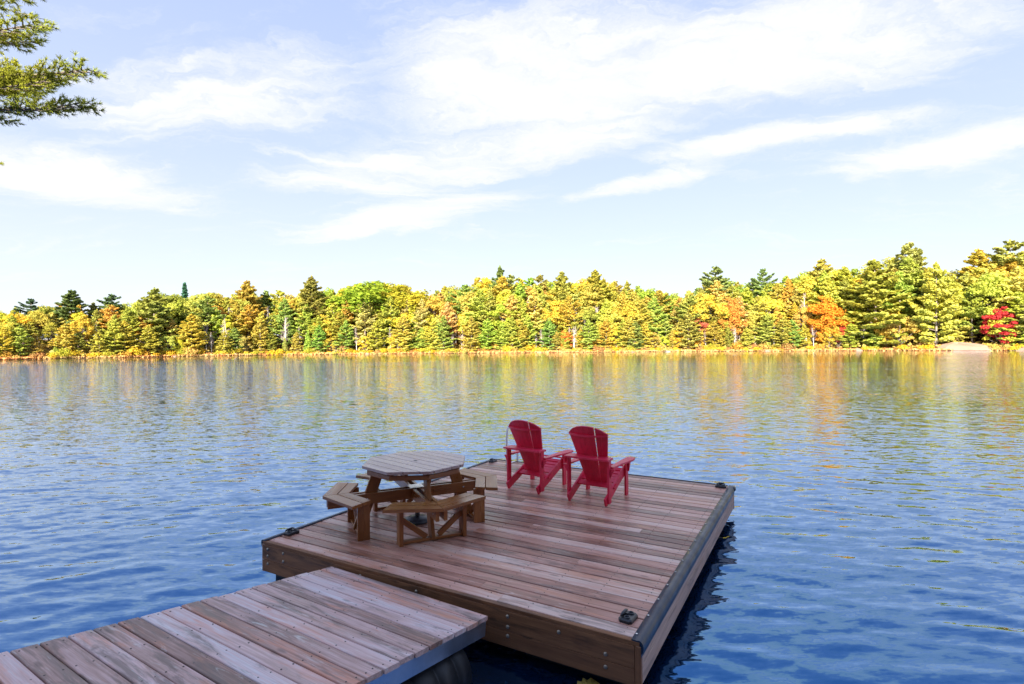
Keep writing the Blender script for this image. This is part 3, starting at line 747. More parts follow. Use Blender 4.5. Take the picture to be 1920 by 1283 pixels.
# ------------------------------------------------------------------ boarding ramp
def build_ramp():
    u0, v0, z0, w, yr, s = 1.1515, -.030, -.045, 1.90, -.047, .134
    x, y, z = on_deck(u0, v0, z0)
    rr = empty('boarding_ramp', (x, y, z), 0)
    # local: x across, y towards the shore (negative along the way), tilted up
    Mx = Matrix.Rotation(-YAW + yr, 3, 'Z') @ Matrix.Rotation(-s, 3, 'X')
    rr.rotation_euler = Mx.to_euler()
    tag(rr, 'grey weathered plank ramp with aluminium side leading onto the floating platform', 'ramp')
    rng = random.Random(9); L_ = 4.9; pitch = .1448; n = int(L_ / pitch)
    for k in range(n):
        yy = -(k + .5) * pitch; e0 = rng.uniform(-.006, .006); e1 = rng.uniform(-.006, .006)
        board('plank', (e0, yy, rng.uniform(-.002, .002)), (w + e1, yy, rng.uniform(-.002, .002)), (pitch - .008) * rng.uniform(.98, 1), .034, M['ramp'], rr, r=.006)
    mb = MB()
    for k in range(n):
        yy = -(k + .5) * pitch
        for u in (.05, .5, .96, 1.42, w - .05):
            for dv in (-.04, .04):
                uu = u + rng.uniform(-.01, .01); vv = yy + dv + rng.uniform(-.01, .01); r = .0055
                mb.prism([(uu + r * math.cos(q * math.pi / 3), vv + r * math.sin(q * math.pi / 3)) for q in range(6)], -.002, .0022)
    tag(mb.build('screw_heads', M['screw'], rr), kind='stuff')
    for xx, sg in ((w - .012, 1), (.012, -1)):
        mb = MB(); t = .006 * sg
        x0, x1 = sorted((xx - t, xx)); mb.box(x0, x1, -L_, -.01, -.155, -.037)
        x0, x1 = sorted((xx - .04 * sg, xx - t)); mb.box(x0, x1, -L_, -.01, -.155, -.149); mb.box(x0, x1, -L_, -.01, -.043, -.037)
        mb.build('side_channel', M['alu'], rr)
    mb = MB(); mb.box(.013, w - .013, -.016, -.009, -.15, -.037); mb.build('end_channel', M['alu'], rr)
    for k in range(6):
        yy = -.35 - k * .8
        mb = MB(); mb.box(.02, w - .02, yy - .02, yy + .02, -.14, -.045); mb.build('cross_member', M['alu'], rr)
    return rr
ramp_o = build_ramp()
def build_ramp_float():
    x, y, z = on_deck(2.80, -.72, -.42); c = empty('ramp_float', (x, y, z), -YAW + R_(-4))
    tag(c, 'black curved plastic float half in the dark water under the ramp', 'float')
    # lying drum with its axis along the ramp, moulded ribs
    mb = MB(); prof = []
    n = 28; v = []; ys = [-.36, -.35, -.20, -.19, -.17, -.16, 0, .01, .03, .04, .19, .2, .22, .23, .35, .36]
    rs = [.22, .245, .25, .235, .235, .25, .25, .235, .235, .25, .25, .235, .235, .25, .245, .22]
    for yy, r in zip(ys, rs):
        v += [(r * math.cos(2 * math.pi * i / n), yy, .03 + r * math.sin(2 * math.pi * i / n)) for i in range(n)]
    mb.add(v, [(k * n + i, (k + 1) * n + i, (k + 1) * n + (i + 1) % n, k * n + (i + 1) % n) for k in range(len(ys) - 1) for i in range(n)], True)
    mb.add(v[:n], [tuple(range(n))]); mb.add(v[-n:], [tuple(range(n))[::-1]])
    mb.build('drum', M['float'], c)
    mb = MB(); mb.tube([(.252 * math.cos(q), -.352, .03 + .252 * math.sin(q)) for q in [R_(-20) + i * R_(20) for i in range(12)]], .007, 6); mb.build('rim', M['vinyl'], c)
build_ramp_float()

# a fallen leaf on the dark water in front of the platform
def build_leaf():
    c = empty('fallen_leaf', (.565, 4.035, .02), R_(20)); tag(c, 'yellow green leaf edged with red floating on the dark water below the fascia', 'leaf')
    lobes = [(0, .12), (14, .10), (30, .115), (50, .105), (66, .085), (90, .10), (112, .085), (140, .08), (165, .06), (180, .03)]
    P = [(r * math.sin(R_(a)), r * math.cos(R_(a))) for a, r in lobes] + [(-r * math.sin(R_(a)), r * math.cos(R_(a))) for a, r in lobes[-2:0:-1]]
    P = P[::-1]
    n = len(P); v = [(0, 0, .004)] + [(a, b, .012 * ((i % 2) - .3)) for i, (a, b) in enumerate(P)]
    v += [(a, b, z - .002) for a, b, z in v]
    f = [(0, 1 + i, 1 + (i + 1) % n) for i in range(n)] + [(n + 1, n + 2 + (i + 1) % n, n + 2 + i) for i in range(n)] + [(1 + i, n + 2 + i, n + 2 + (i + 1) % n, 1 + (i + 1) % n) for i in range(n)]
    mb = MB(); mb.add(v, f); mb.build('blade', simple('yellow_leaf', (.36, .27, .06), .5, bs=30, var=.5), c)
    mb = MB(); mb.tube([(0, -.02, .006), (.01, -.07, .012), (.03, -.10, .01)], [.003, .0025, .002], 6); mb.build('stalk', simple('red_stalk', (.5, .05, .08), .5), c)
build_leaf()

# ------------------------------------------------------------------ trees
def leaf_quads(C, nrm, size, rng, aspect=1.0):
    """independent leaf-clump quads; C (n,3), nrm (n,3), size (n,)"""
    n = len(C); nrm = nrm / (np.linalg.norm(nrm, axis=1, keepdims=True) + 1e-9)
    r = rng.normal(size=(n, 3)); a = np.cross(nrm, r); a /= (np.linalg.norm(a, axis=1, keepdims=True) + 1e-9); b = np.cross(nrm, a)
    s = size[:, None] * .5; k = np.array([(-1, -.7), (.8, -1), (1, .7), (-.7, 1)])
    V = np.stack([C + a * s * kx * aspect + b * s * ky + nrm * s * rng.uniform(-.25, .25, (n, 1)) for kx, ky in k], 1)
    return V.reshape(-1, 3)
def quad_mesh(name, V):
    n = len(V) // 4; return np_mesh(name, V, np.arange(n * 4).reshape(n, 4))

def trunk_mesh(name, H, r0, bend, limbs, rng, n=6):
    mb = MB(); pts = [(bend[0] * math.sin(z / H * 2.3), bend[1] * math.sin(z / H * 1.9), z) for z in np.linspace(-.8, H, 9)]
    mb.tube(pts, [r0 * (1 - .93 * i / 8) + .015 for i in range(9)], n)
    for p0, p1 in limbs: mb.tube([p0, tuple((np.array(p0) + np.array(p1)) / 2 + np.array([0, 0, .15])), p1], [.07, .05, .02], 3, False)
    return mb.mesh(name)

def pine(seed, H=20., R=4.6, base=.2, irregular=.35, droop=0.0, tuft=.52):
    rng = np.random.default_rng(seed); C = []; Nn = []; S = []; limbs = []
    z = H * base; bend = rng.uniform(-.4, .4, 2)
    while z < H * .985:
        f = (z - H * base) / (H * (1 - base)); prof = (1 - f ** 1.7) * (.55 + .45 * min(1, f * 4 + .2)) + .05
        nb = rng.integers(5, 8); a0 = rng.uniform(0, 6.28)
        for k in range(nb):
            a = a0 + k * 6.28 / nb + rng.normal(0, .25); Lb = R * 1.18 * prof * rng.uniform(1 - irregular * 1.3, 1 + irregular * .6)
            zb = z + rng.normal(0, .25); rise = rng.uniform(.02, .22) + .35 * f - droop
            n = int(16 + 34 * Lb); s = rng.beta(2.0, 1.1, n) ; s = .22 + .80 * s
            wd = (.14 + .20 * np.sin(np.clip(s, 0, 1) * 2.6)) * Lb * .8
            lat = rng.uniform(-1, 1, n) * wd
            d = np.array([math.cos(a), math.sin(a)]); q = np.array([-d[1], d[0]])
            x = bend[0] * math.sin(zb / H * 2.3); y = bend[1] * math.sin(zb / H * 1.9)
            P = np.stack([x + d[0] * s * Lb + q[0] * lat, y + d[1] * s * Lb + q[1] * lat, zb + rise * Lb * s ** 1.6 + rng.normal(0, .10, n) - .10 * np.abs(lat)], 1)
            C.append(P); nn = rng.normal(0, .42, (n, 3)) + np.array([d[0] * .25, d[1] * .25, 1]); Nn.append(nn); S.append(rng.uniform(.65, 1.35, n) * tuft * .82)
            limbs.append(((x, y, zb - .1), (x + d[0] * Lb * .8, y + d[1] * Lb * .8, zb + rise * Lb * .7 - .05)))
        z += rng.uniform(.9, 1.6) * (1.15 - .55 * f)
    # leader tuft
    n = 26; t = rng.uniform(0, 1, n); C.append(np.stack([bend[0] * math.sin(2.3) + rng.normal(0, .22, n) * (1.1 - t), bend[1] * math.sin(1.9) + rng.normal(0, .22, n) * (1.1 - t), H - 1.6 + t * 2.0], 1)); Nn.append(rng.normal(0, 1, (n, 3))); S.append(np.full(n, .38))
    V = leaf_quads(np.concatenate(C), np.concatenate(Nn), np.concatenate(S), rng, 1.25)
    return quad_mesh('pine_crown', V), trunk_mesh('pine_trunk', H * .97, .017 * H, bend, limbs[::3], rng)

def spruce(seed, H=12., R=2.3):
    rng = np.random.default_rng(seed); C = []; Nn = []; S = []; z = H * .06
    while z < H:
        f = z / H; Lb0 = R * (1 - f) ** .85 + .12; nb = 7; a0 = rng.uniform(0, 6.28)
        for k in range(nb):
            a = a0 + k * .9 + rng.normal(0, .2); Lb = Lb0 * rng.uniform(.7, 1.2); n = int(5 + 11 * Lb); s = rng.uniform(.1, 1, n); lat = rng.uniform(-1, 1, n) * .22 * Lb
            d = np.array([math.cos(a), math.sin(a)]); q = np.array([-d[1], d[0]])
            C.append(np.stack([d[0] * s * Lb + q[0] * lat, d[1] * s * Lb + q[1] * lat, z - .25 * Lb * s + .12 * Lb * s ** 3 + rng.normal(0, .08, n)], 1))
            Nn.append(rng.normal(0, .45, (n, 3)) + np.array([d[0] * .6, d[1] * .6, 1])); S.append(rng.uniform(.25, .5, n))
        z += .5 * (1.1 - .5 * f)
    V = leaf_quads(np.concatenate(C), np.concatenate(Nn), np.concatenate(S), rng, 1.2)
    return quad_mesh('spruce_crown', V), trunk_mesh('spruce_trunk', H * .97, .015 * H, (0, 0), [], rng)

def broadleaf(seed, H=16., R=4.2, base=.28, nc=58, per=115, leaf=.36, open_=0.0):
    rng = np.random.default_rng(seed); C = []; Nn = []; S = []; limbs = []; bend = rng.uniform(-.5, .5, 2)
    zc = H * (1 + base) / 2; hz = H * (1 - base) / 2
    for k in range(nc):
        u = rng.normal(size=3); u /= np.linalg.norm(u); rr = rng.uniform(.45, .95) ** .6 * (1 + .18 * math.sin(3 * u[0] + seed) * math.cos(4 * u[1]))
        if u[2] < -.4 and rng.random() < .5: u[2] *= -1
        c = np.array([u[0] * R * rr, u[1] * R * rr, zc + u[2] * hz * rr]); rc = rng.uniform(.75, 1.45) * R / 4.2
        n = int(per * rng.uniform(.7, 1.2) * (1 - open_)); w = rng.normal(size=(n, 3)); w /= np.linalg.norm(w, axis=1, keepdims=True)
        rad = rc * rng.uniform(.5, 1.05, (n, 1)); P = c + w * rad * np.array([1.1, 1.1, .75])
        C.append(P); Nn.append(w + rng.normal(0, .55, (n, 3)) + np.array([0, 0, .35])); S.append(rng.uniform(.6, 1.2, n) * leaf)
        if k % 2 == 0:
            zb = max(H * base * .7, c[2] - rng.uniform(1.5, 4)); limbs.append(((0, 0, zb), tuple(c)))
    V = leaf_quads(np.concatenate(C), np.concatenate(Nn), np.concatenate(S), rng)
    return quad_mesh('broadleaf_crown', V), trunk_mesh('broadleaf_trunk', H * .8, .012 * H, bend, limbs, rng)

def bare(seed, H=12., R=1.9, stems=1, leafy=0):
    rng = np.random.default_rng(seed); mb = MB(); tw = MB()
    for sidx in range(stems):
        ox, oy = rng.normal(0, .35, 2) if stems > 1 else (0, 0); bx, by = rng.normal(0, .5, 2); Hh = H * rng.uniform(.85, 1)
        pts = [(ox + bx * (t ** 1.5), oy + by * t ** 1.5, -.4 + t * Hh) for t in np.linspace(0, 1, 7)]
        mb.tube(pts, [.16 * (1 - .85 * t) for t in np.linspace(0, 1, 7)], 5)
        for k in range(34 // stems + 10):
            t = rng.uniform(.3, 1); p = np.array([ox + bx * t ** 1.5, oy + by * t ** 1.5, t * Hh]); a = rng.uniform(0, 6.28); Lb = R * (1.25 - t) * rng.uniform(.5, 1.2)
            d = np.array([math.cos(a) * .8, math.sin(a) * .8, .75]); e = p + d * Lb
            tw.tube([p, (p + e) / 2 + rng.normal(0, .08, 3), e], [.04, .028, .01], 3, False)
            for j in range(6):
                q = p + (e - p) * rng.uniform(.25, 1); e2 = q + (d * .5 + rng.normal(0, .5, 3)) * Lb * .45
                tw.tube([q, e2], [.02, .008], 3, False)
    return tw.mesh('bare_crown'), mb.mesh('birch_trunk')

def shrub(seed, H=2.2, R=1.8, n=620, leaf=.23):
    rng = np.random.default_rng(seed); C = []; Nn = []
    for k in range(9):
        a = rng.uniform(0, 6.28); r = rng.uniform(0, .75) * R; c = np.array([math.cos(a) * r, math.sin(a) * r, H * rng.uniform(.25, .7) * (1 - .3 * r / R)]); rc = rng.uniform(.45, .8) * H * .5
        m_ = n // 9; w = rng.normal(size=(m_, 3)); w /= np.linalg.norm(w, axis=1, keepdims=True)
        C.append(c + w * rc * rng.uniform(.6, 1.05, (m_, 1)) * np.array([1.3, 1.3, 1])); Nn.append(w + rng.normal(0, .5, (m_, 3)) + [0, 0, .3])
    C = np.concatenate(C); C[:, 2] = np.maximum(C[:, 2], .05)
    V = leaf_quads(C, np.concatenate(Nn), rng.uniform(.6, 1.2, len(C)) * leaf, rng)
    return quad_mesh('shrub_foliage', V)

LIB = {
    'pine': [pine(101, 20, 4.8, .16), pine(102, 22, 4.6, .24, .5), pine(103, 18, 4.6, .08, .3), pine(104, 21, 3.8, .18, .45), pine(105, 16, 4.6, .10, .3), pine(106, 22, 5.2, .45, .6)],
    'spruce': [spruce(201), spruce(202, 13, 2.0), spruce(203, 9, 2.2)],
    'broad': [broadleaf(301), broadleaf(302, 15, 4.8, .2), broadleaf(303, 17, 3.6, .3), broadleaf(304, 12, 3.4, .15), broadleaf(305, 8, 2.7, .1, 34, 90, .27)],
    'bare': [bare(401), bare(402, 13, 2.2, 3), bare(403, 10, 1.7, 2)],
}
HT = {'pine': [20, 22, 18, 21, 16, 22], 'spruce': [12, 13, 9], 'broad': [16, 15, 17, 12, 8], 'bare': [12, 13, 10]}
SHR = [shrub(501), shrub(502, 1.6, 2.4), shrub(503, 2.8, 1.6), shrub(504, 1.3, 1.5, 300)]
for k in LIB:
    for cr_, tr_ in LIB[k]:
        cr_.materials.append({'pine': M['needle'], 'spruce': M['needle'], 'broad': M['leaf'], 'bare': M['twig']}[k])
        tr_.materials.append(M['birch'] if k == 'bare' else M['bark'])
for s_ in SHR: s_.materials.append(M['shrub'])

NAMES = {'pine': 'pine_tree', 'spruce': 'spruce_tree', 'broad': 'broadleaf_tree', 'bare': 'birch_tree'}
def tree(kind, idx, x, y, h, color, label, group=None, rz=None, wide=1.0):
    cr_, tr_ = LIB[kind][idx]; H = HT[kind][idx]; s = h / H
    z = ground_z(x, y) - .1
    e = empty(NAMES[kind], (x, y, z), random.uniform(0, 6.28) if rz is None else rz)
    e.scale = (s * wide, s * wide, s)
    c = bpy.data.objects.new('crown', cr_); COL.objects.link(c); c.parent = e; c.color = (*color, 1)
    t = bpy.data.objects.new('trunk', tr_); COL.objects.link(t); t.parent = e
    tag(e, label, 'tree', group); return e

def proj(x, y, z):
    d = Vector((x, y, z - CAM_Z)); dd = d.dot(fwd)
    return 960 + F_PX * d.dot(rt) / dd, 641.5 - F_PX * d.dot(up) / dd
SKY_X = [-200, 0, 60, 100, 160, 230, 300, 400, 470, 530, 580, 650, 740, 800, 860, 905, 940, 975, 1010, 1060, 1090, 1120, 1160, 1185, 1230, 1300, 1345, 1380, 1430, 1470, 1540, 1580, 1640, 1680, 1700, 1740, 1780, 1830, 1870, 1900, 2100]
SKY_Y = [578, 580, 574, 568, 562, 568, 548, 548, 542, 540, 540, 536, 532, 542, 534, 522, 514, 526, 520, 518, 524, 516, 532, 530, 542, 540, 512, 526, 518, 520, 500, 500, 494, 478, 476, 500, 504, 490, 478, 470, 470]
def top_z(x, y):
    px, _ = proj(x, y, 3.0); py = float(np.interp(px, SKY_X, SKY_Y))
    dist = Vector((x, y, 0)).dot(fwd); hor = 657.2 - .00849 * px
    return CAM_Z + (hor - py) * dist / F_PX, px

PINE_C = [(.56, .50, .10), (.50, .51, .10), (.62, .53, .10), (.38, .45, .10), (.66, .57, .17)]
PINE_N = ['olive gold', 'yellow green', 'golden', 'green', 'pale gold']
BR_C = [(.38, .44, .07), (.66, .55, .07), (.66, .49, .07), (.64, .37, .08), (.54, .50, .10)]
BR_N = ['bright green', 'yellow', 'amber', 'orange', 'lime yellow']
ZONES = [(-900, 210, 'far left shore'), (210, 560, 'far shore left of the table'), (560, 900, 'far shore above the table'),
         (900, 1200, 'far shore above the chairs'), (1200, 1500, 'far shore right of the chairs'), (1500, 3000, 'high right shore')]
def zone(px):
    for a, b, t in ZONES:
        if a <= px < b: return t
    return 'shore beyond the picture'
WX = {}
def put(kind, idx, x, y, h, ci, row, wide=1.0):
    _, px = top_z(x, y)
    if kind == 'pine': col, cn, kn = PINE_C[ci], PINE_N[ci], 'pine'
    elif kind == 'broad': col, cn, kn = BR_C[ci], BR_N[ci], 'leafy tree'
    elif kind == 'spruce': col, cn, kn = [(.16, .25, .08), (.24, .33, .08), (.38, .42, .09)][ci], ['dark green', 'green', 'light green'][ci], 'spruce'
    else: col, cn, kn = (.3, .2, .15), 'pale trunked bare', 'birch'
    col = tuple(min(.7, c * random.uniform(.85, 1.15)) for c in col)
    lab = f'{cn} {kn} {row}, {zone(px)}'
    return tree(kind, idx, x, y, h, col, lab, lab, wide=wide)

def angle_at_px(px, t):
    """shore-polar angle whose point at offset t projects to column px"""
    best = None
    for a in np.linspace(-.35, math.pi + .35, 1400):
        x, y = shore_point(a, t)
        if y < 20: continue
        q = proj(x, y, 3)[0]
        if best is None or abs(q - px) < best[0]: best = (abs(q - px), a)
    return best[1]

def forest():
    rng = random.Random(21)
    rows = [(3.6, 2.6, (.40, .72), 'at the water'), (10.5, 3.9, (.55, .88), 'mid slope'), (19, 4.6, (.80, 1.0), 'high up'), (26, 6.5, (.78, .9), 'back row'), (31, 5.2, (.92, 1.04), 'on the skyline')]
    n = 0
    for t0, sp_, (h0, h1), row in rows:
        a = -.30
        while a < math.pi + .25:
            t = t0 + rng.uniform(-2.2, 2.2) * (t0 > 5) + rng.uniform(-.8, .8); x, y = shore_point(a, t)
            a += (sp_ + rng.uniform(-1.0, 1.2)) / 165.0 * (1.35 if (row == 'at the water') else 1.0)
            px, _ = proj(x, y, 3)
            if y < 20 or px < -140 or px > 2060: 
                if not (y > 20 and rng.random() < .25): continue
            tz, px = top_z(x, y); gz = ground_z(x, y); H = (tz - gz) * rng.uniform(h0, h1)
            if 1690 < px < 1860 and row == 'at the water': continue
            r = rng.random(); left = px < 250
            if row == 'at the water':
                H = min(H, rng.uniform(7, 15) if px < 1500 else rng.uniform(9, 20))
                if r < .58: put('pine', rng.choice([0, 2, 4, 4]), x, y, max(6, H), rng.choice([0, 1, 1, 2, 3]), row, 1.15)
                elif r < .62: put('spruce', rng.choice([0, 1, 2]), x, y, max(4, H * .7), 2, row)
                elif r < .86: put('broad', rng.choice([3, 4, 4]), x, y, max(4.5, H * .65), rng.choice([1, 2, 4, 4, 1]), row, 1.2)
                else: put('bare', rng.choice([0, 1, 2]), x, y, max(6, H * .8), 0, row)
            elif row == 'on the skyline':
                if r < (.45 if not left else .7): put('pine', rng.choice([0, 1, 3, 5]), x, y, H, rng.choice([0, 1, 3, 2]), row)
                else: put('broad', rng.choice([0, 1, 2]), x, y, H * .96, rng.choice([0, 0, 4, 1]), row, 1.25)
            else:
                if r < .66: put('pine', rng.choice([0, 1, 2, 3, 5]), x, y, H, rng.choice([0, 0, 1, 1, 2, 3, 4]), row, rng.uniform(.95, 1.15))
                elif r < .93: put('broad', rng.choice([0, 1, 2, 3]), x, y, H * .92, rng.choice([0, 1, 1, 4, 4, 2]), row, 1.15)
                else: put('bare', rng.choice([0, 1]), x, y, H * .8, 0, row)
            n += 1
    print('forest trees', n, sum(o.name.startswith('pine') for o in bpy.data.objects if o.get('category') == 'tree'))
    # the individuals one can point at
    def at(px, t): a = angle_at_px(px, t); return shore_point(a, t)
    def ind(kind, idx, px, t, ytop, color, label, wide=1.0):
        x, y = at(px, t); dist = y; hor = 657.2 - .00849 * px; H = CAM_Z + (hor - ytop) * dist / F_PX - ground_z(x, y)
        tree(kind, idx, x, y, H, color, label, wide=wide)
    ind('pine', 5, 62, 30, 560, (0.102, 0.168, 0.085), 'dark blue green pine standing above the far left treetops, smaller of two', 1.1)
    ind('pine', 0, 135, 26, 545, (0.170, 0.235, 0.076), 'broad dark green pine rising above the trees at the far left of the skyline', 1.3)
    ind('pine', 5, 208, 34, 552, (0.154, 0.235, 0.094), 'flat topped dark pine standing alone on the left skyline', 1.2)
    ind('pine', 2, 290, 9, 541, (0.341, 0.368, 0.085), 'large layered olive pine at the shore, left of the small pointed spruce', 1.25)
    ind('spruce', 1, 348, 34, 530, (0.060, 0.168, 0.103), 'small pointed blue green spruce poking above the skyline on the left')
    ind('pine', 1, 463, 20, 527, (0.511, 0.402, 0.085), 'golden pine with a pointed top to the right of the small spruce', 1.1)
    ind('pine', 1, 586, 17, 519, (0.374, 0.352, 0.085), 'tall spiky topped pine above the left end of the picnic table', 1.1)
    ind('broad', 1, 690, 22, 528, (0.288, 0.401, 0.040), 'wide domed lime green maple on the skyline above the table', 1.9)
    ind('broad', 1, 745, 20, 531, (0.432, 0.401, 0.040), 'wide domed yellow green maple next to the lime green one on the skyline', 1.5)
    ind('pine', 0, 640, 6, 585, (0.460, 0.435, 0.076), 'broad golden pine close to the water above the picnic table', 1.3)
    ind('pine', 3, 940, 30, 500, (0.222, 0.302, 0.094), 'slender dark topped pine rising over the skyline left of the chairs')
    ind('pine', 1, 1056, 18, 510, (0.426, 0.419, 0.085), 'tall narrow pine straight above the gap between the red chairs', 1.0)
    ind('pine', 1, 1119, 20, 507, (0.460, 0.435, 0.076), 'tall golden green pine with an airy top above the right red chair', 1.1)
    ind('broad', 4, 1310, 9, 590, (0.552, 0.165, 0.098), 'small salmon red maple between the pines to the right of the chairs', 1.0)
    ind('pine', 5, 1345, 24, 500, (0.289, 0.352, 0.112), 'tall open topped grey green pine in the middle right skyline', 1.0)
    ind('pine', 5, 1430, 28, 504, (0.256, 0.352, 0.112), 'flat topped pale green pine on the skyline right of centre', .9)
    ind('bare', 0, 1512, 10, 535, (.3, .2, .15), 'tall leafless pale tree beside the bright orange maple')
    ind('broad', 3, 1547, 6, 558, (0.660, 0.295, 0.036), 'bright orange maple near the water on the right', 1.15)
    ind('broad', 4, 1583, 5, 600, (0.600, 0.106, 0.059), 'small orange red maple tucked against the large layered pine', .9)
    ind('pine', 2, 1640, 6, 488, (0.490, 0.490, 0.091), 'largest layered pine at the right shore with dark gaps between its branches', 1.35)
    ind('pine', 0, 1705, 22, 457, (0.426, 0.449, 0.134), 'tallest pine on the skyline near the right end', 1.1)
    ind('pine', 4, 1755, 3.5, 495, (0.575, 0.573, 0.113), 'slim pale green pine at the waterline beside the pinkish clearing', .85)
    ind('pine', 1, 1540, 22, 487, (0.532, 0.490, 0.113), 'spiky topped gold pine left of the largest layered pine', 1.1)
    ind('pine', 1, 1840, 24, 468, (0.597, 0.511, 0.091), 'golden pine on the right skyline behind the red maple', 1.1)
    ind('pine', 5, 1896, 26, 452, (0.426, 0.449, 0.113), 'tall pine with open branches at the right border of the skyline', 1.1)
    ind('broad', 3, 1878, 3.5, 578, (.60, .060, .060), 'crimson maple near the right end of the shore', 1.25)
    ind('bare', 2, 420, 6, 596, (.3, .2, .15), 'cluster of white birch trunks near the water on the left')
    ind('bare', 1, 533, 5, 590, (.3, .2, .15), 'pinkish leafless birch with pale trunks above the left bench')
    ind('bare', 0, 1375, 5, 590, (.3, .2, .15), 'bare pale birch standing among orange leaves right of the chairs')
    ind('broad', 3, 1370, 9, 560, (0.600, 0.283, 0.059), 'peach orange maple behind the bare birch', 1.0)
    ind('broad', 4, 1060, 4, 618, (0.624, 0.212, 0.046), 'small orange tree by the water between the two chairs', .9)
    # shrubs along the waterline
    a = -.25; k = 0; SC = [((.62, .48, .04), 'yellow'), ((.56, .36, .06), 'orange'), ((.44, .45, .05), 'lime green'), ((.46, .28, .10), 'rust brown'), ((.58, .46, .12), 'straw yellow'), ((.60, .50, .05), 'yellow')]
    while a < math.pi + .2:
        t = rng.uniform(.6, 2.6); x, y = shore_point(a, t); a += rng.uniform(1.9, 3.6) / 165
        px, _ = proj(x, y, 1)
        if y < 25 or px < -60 or px > 1980: continue
        col, cn = rng.choice(SC); s = rng.uniform(.7, 1.45)
        if 1740 < px < 1840: s *= .5
        o = bpy.data.objects.new('shrub', rng.choice(SHR)); COL.objects.link(o); o.location = (x, y, ground_z(x, y) - .1); o.rotation_euler = (0, 0, rng.uniform(0, 6.28)); o.scale = (s * 1.1, s * 1.1, s)
        o.color = (*col, 1); lab = f'{cn} shrub at the waterline, {zone(px)}'; tag(o, lab, 'shrub', lab); k += 1
    print('shrubs', k)
forest()

def number_alike():
    from collections import defaultdict
    by = defaultdict(list)
    for o in bpy.data.objects:
        if 'group' in o and o.get('category') in ('tree', 'shrub') and o['group'] == o['label']: by[o['label']].append(o)
    W = ['leftmost', 'second', 'third', 'fourth', 'fifth', 'sixth', 'seventh', 'eighth', 'ninth', 'tenth', 'eleventh', 'twelfth', 'thirteenth', 'fourteenth']
    for lab, os_ in by.items():
        if len(os_) < 2: continue
        os_.sort(key=lambda o: proj(o.location.x, o.location.y, 3)[0])
        for i, o in enumerate(os_):
            w = 'rightmost' if i == len(os_) - 1 else (W[i] if i < len(W) else 'last but one')
            o['label'] = (w + (' from left ' if 0 < i < len(os_) - 1 else ' ')) + lab
number_alike()

def understory():
    """low undergrowth and sedge along the far bank, too dense to count"""
    rng = np.random.default_rng(77); n = 36000; a = rng.uniform(-.3, math.pi + .25, n); t = np.where(rng.random(n) < .5, rng.uniform(-.5, 1.6, n), rng.uniform(1, 30, n))
    r = shore_r(a) + t; x = CEN[0] + r * np.cos(a); y = CEN[1] + r * np.sin(a); gz = hill(a, t); low = t < 1.6
    h = np.where(low, rng.uniform(.1, .55, n), rng.uniform(.1, 2.2, n)); C = np.stack([x, y, np.maximum(gz, 0) + h], 1)
    V = leaf_quads(C[low], rng.normal(0, .6, (low.sum(), 3)) + [0, -.6, .5], rng.uniform(.25, .55, low.sum()), rng)
    o = link('bank_sedge', quad_mesh('bank_sedge', V), M['sedge']); o.color = (.58, .38, .14, 1); tag(o, 'rusty orange sedge fringing the far waterline', 'sedge', kind='stuff')
    V = leaf_quads(C[~low], rng.normal(0, .6, ((~low).sum(), 3)) + [0, -.3, .7], rng.uniform(.5, 1.2, (~low).sum()), rng)
    o = link('undergrowth', quad_mesh('undergrowth', V), M['shrub']); o.color = (.46, .38, .10, 1); tag(o, 'low undergrowth beneath the trees of the far shore', 'undergrowth', kind='stuff')
understory()

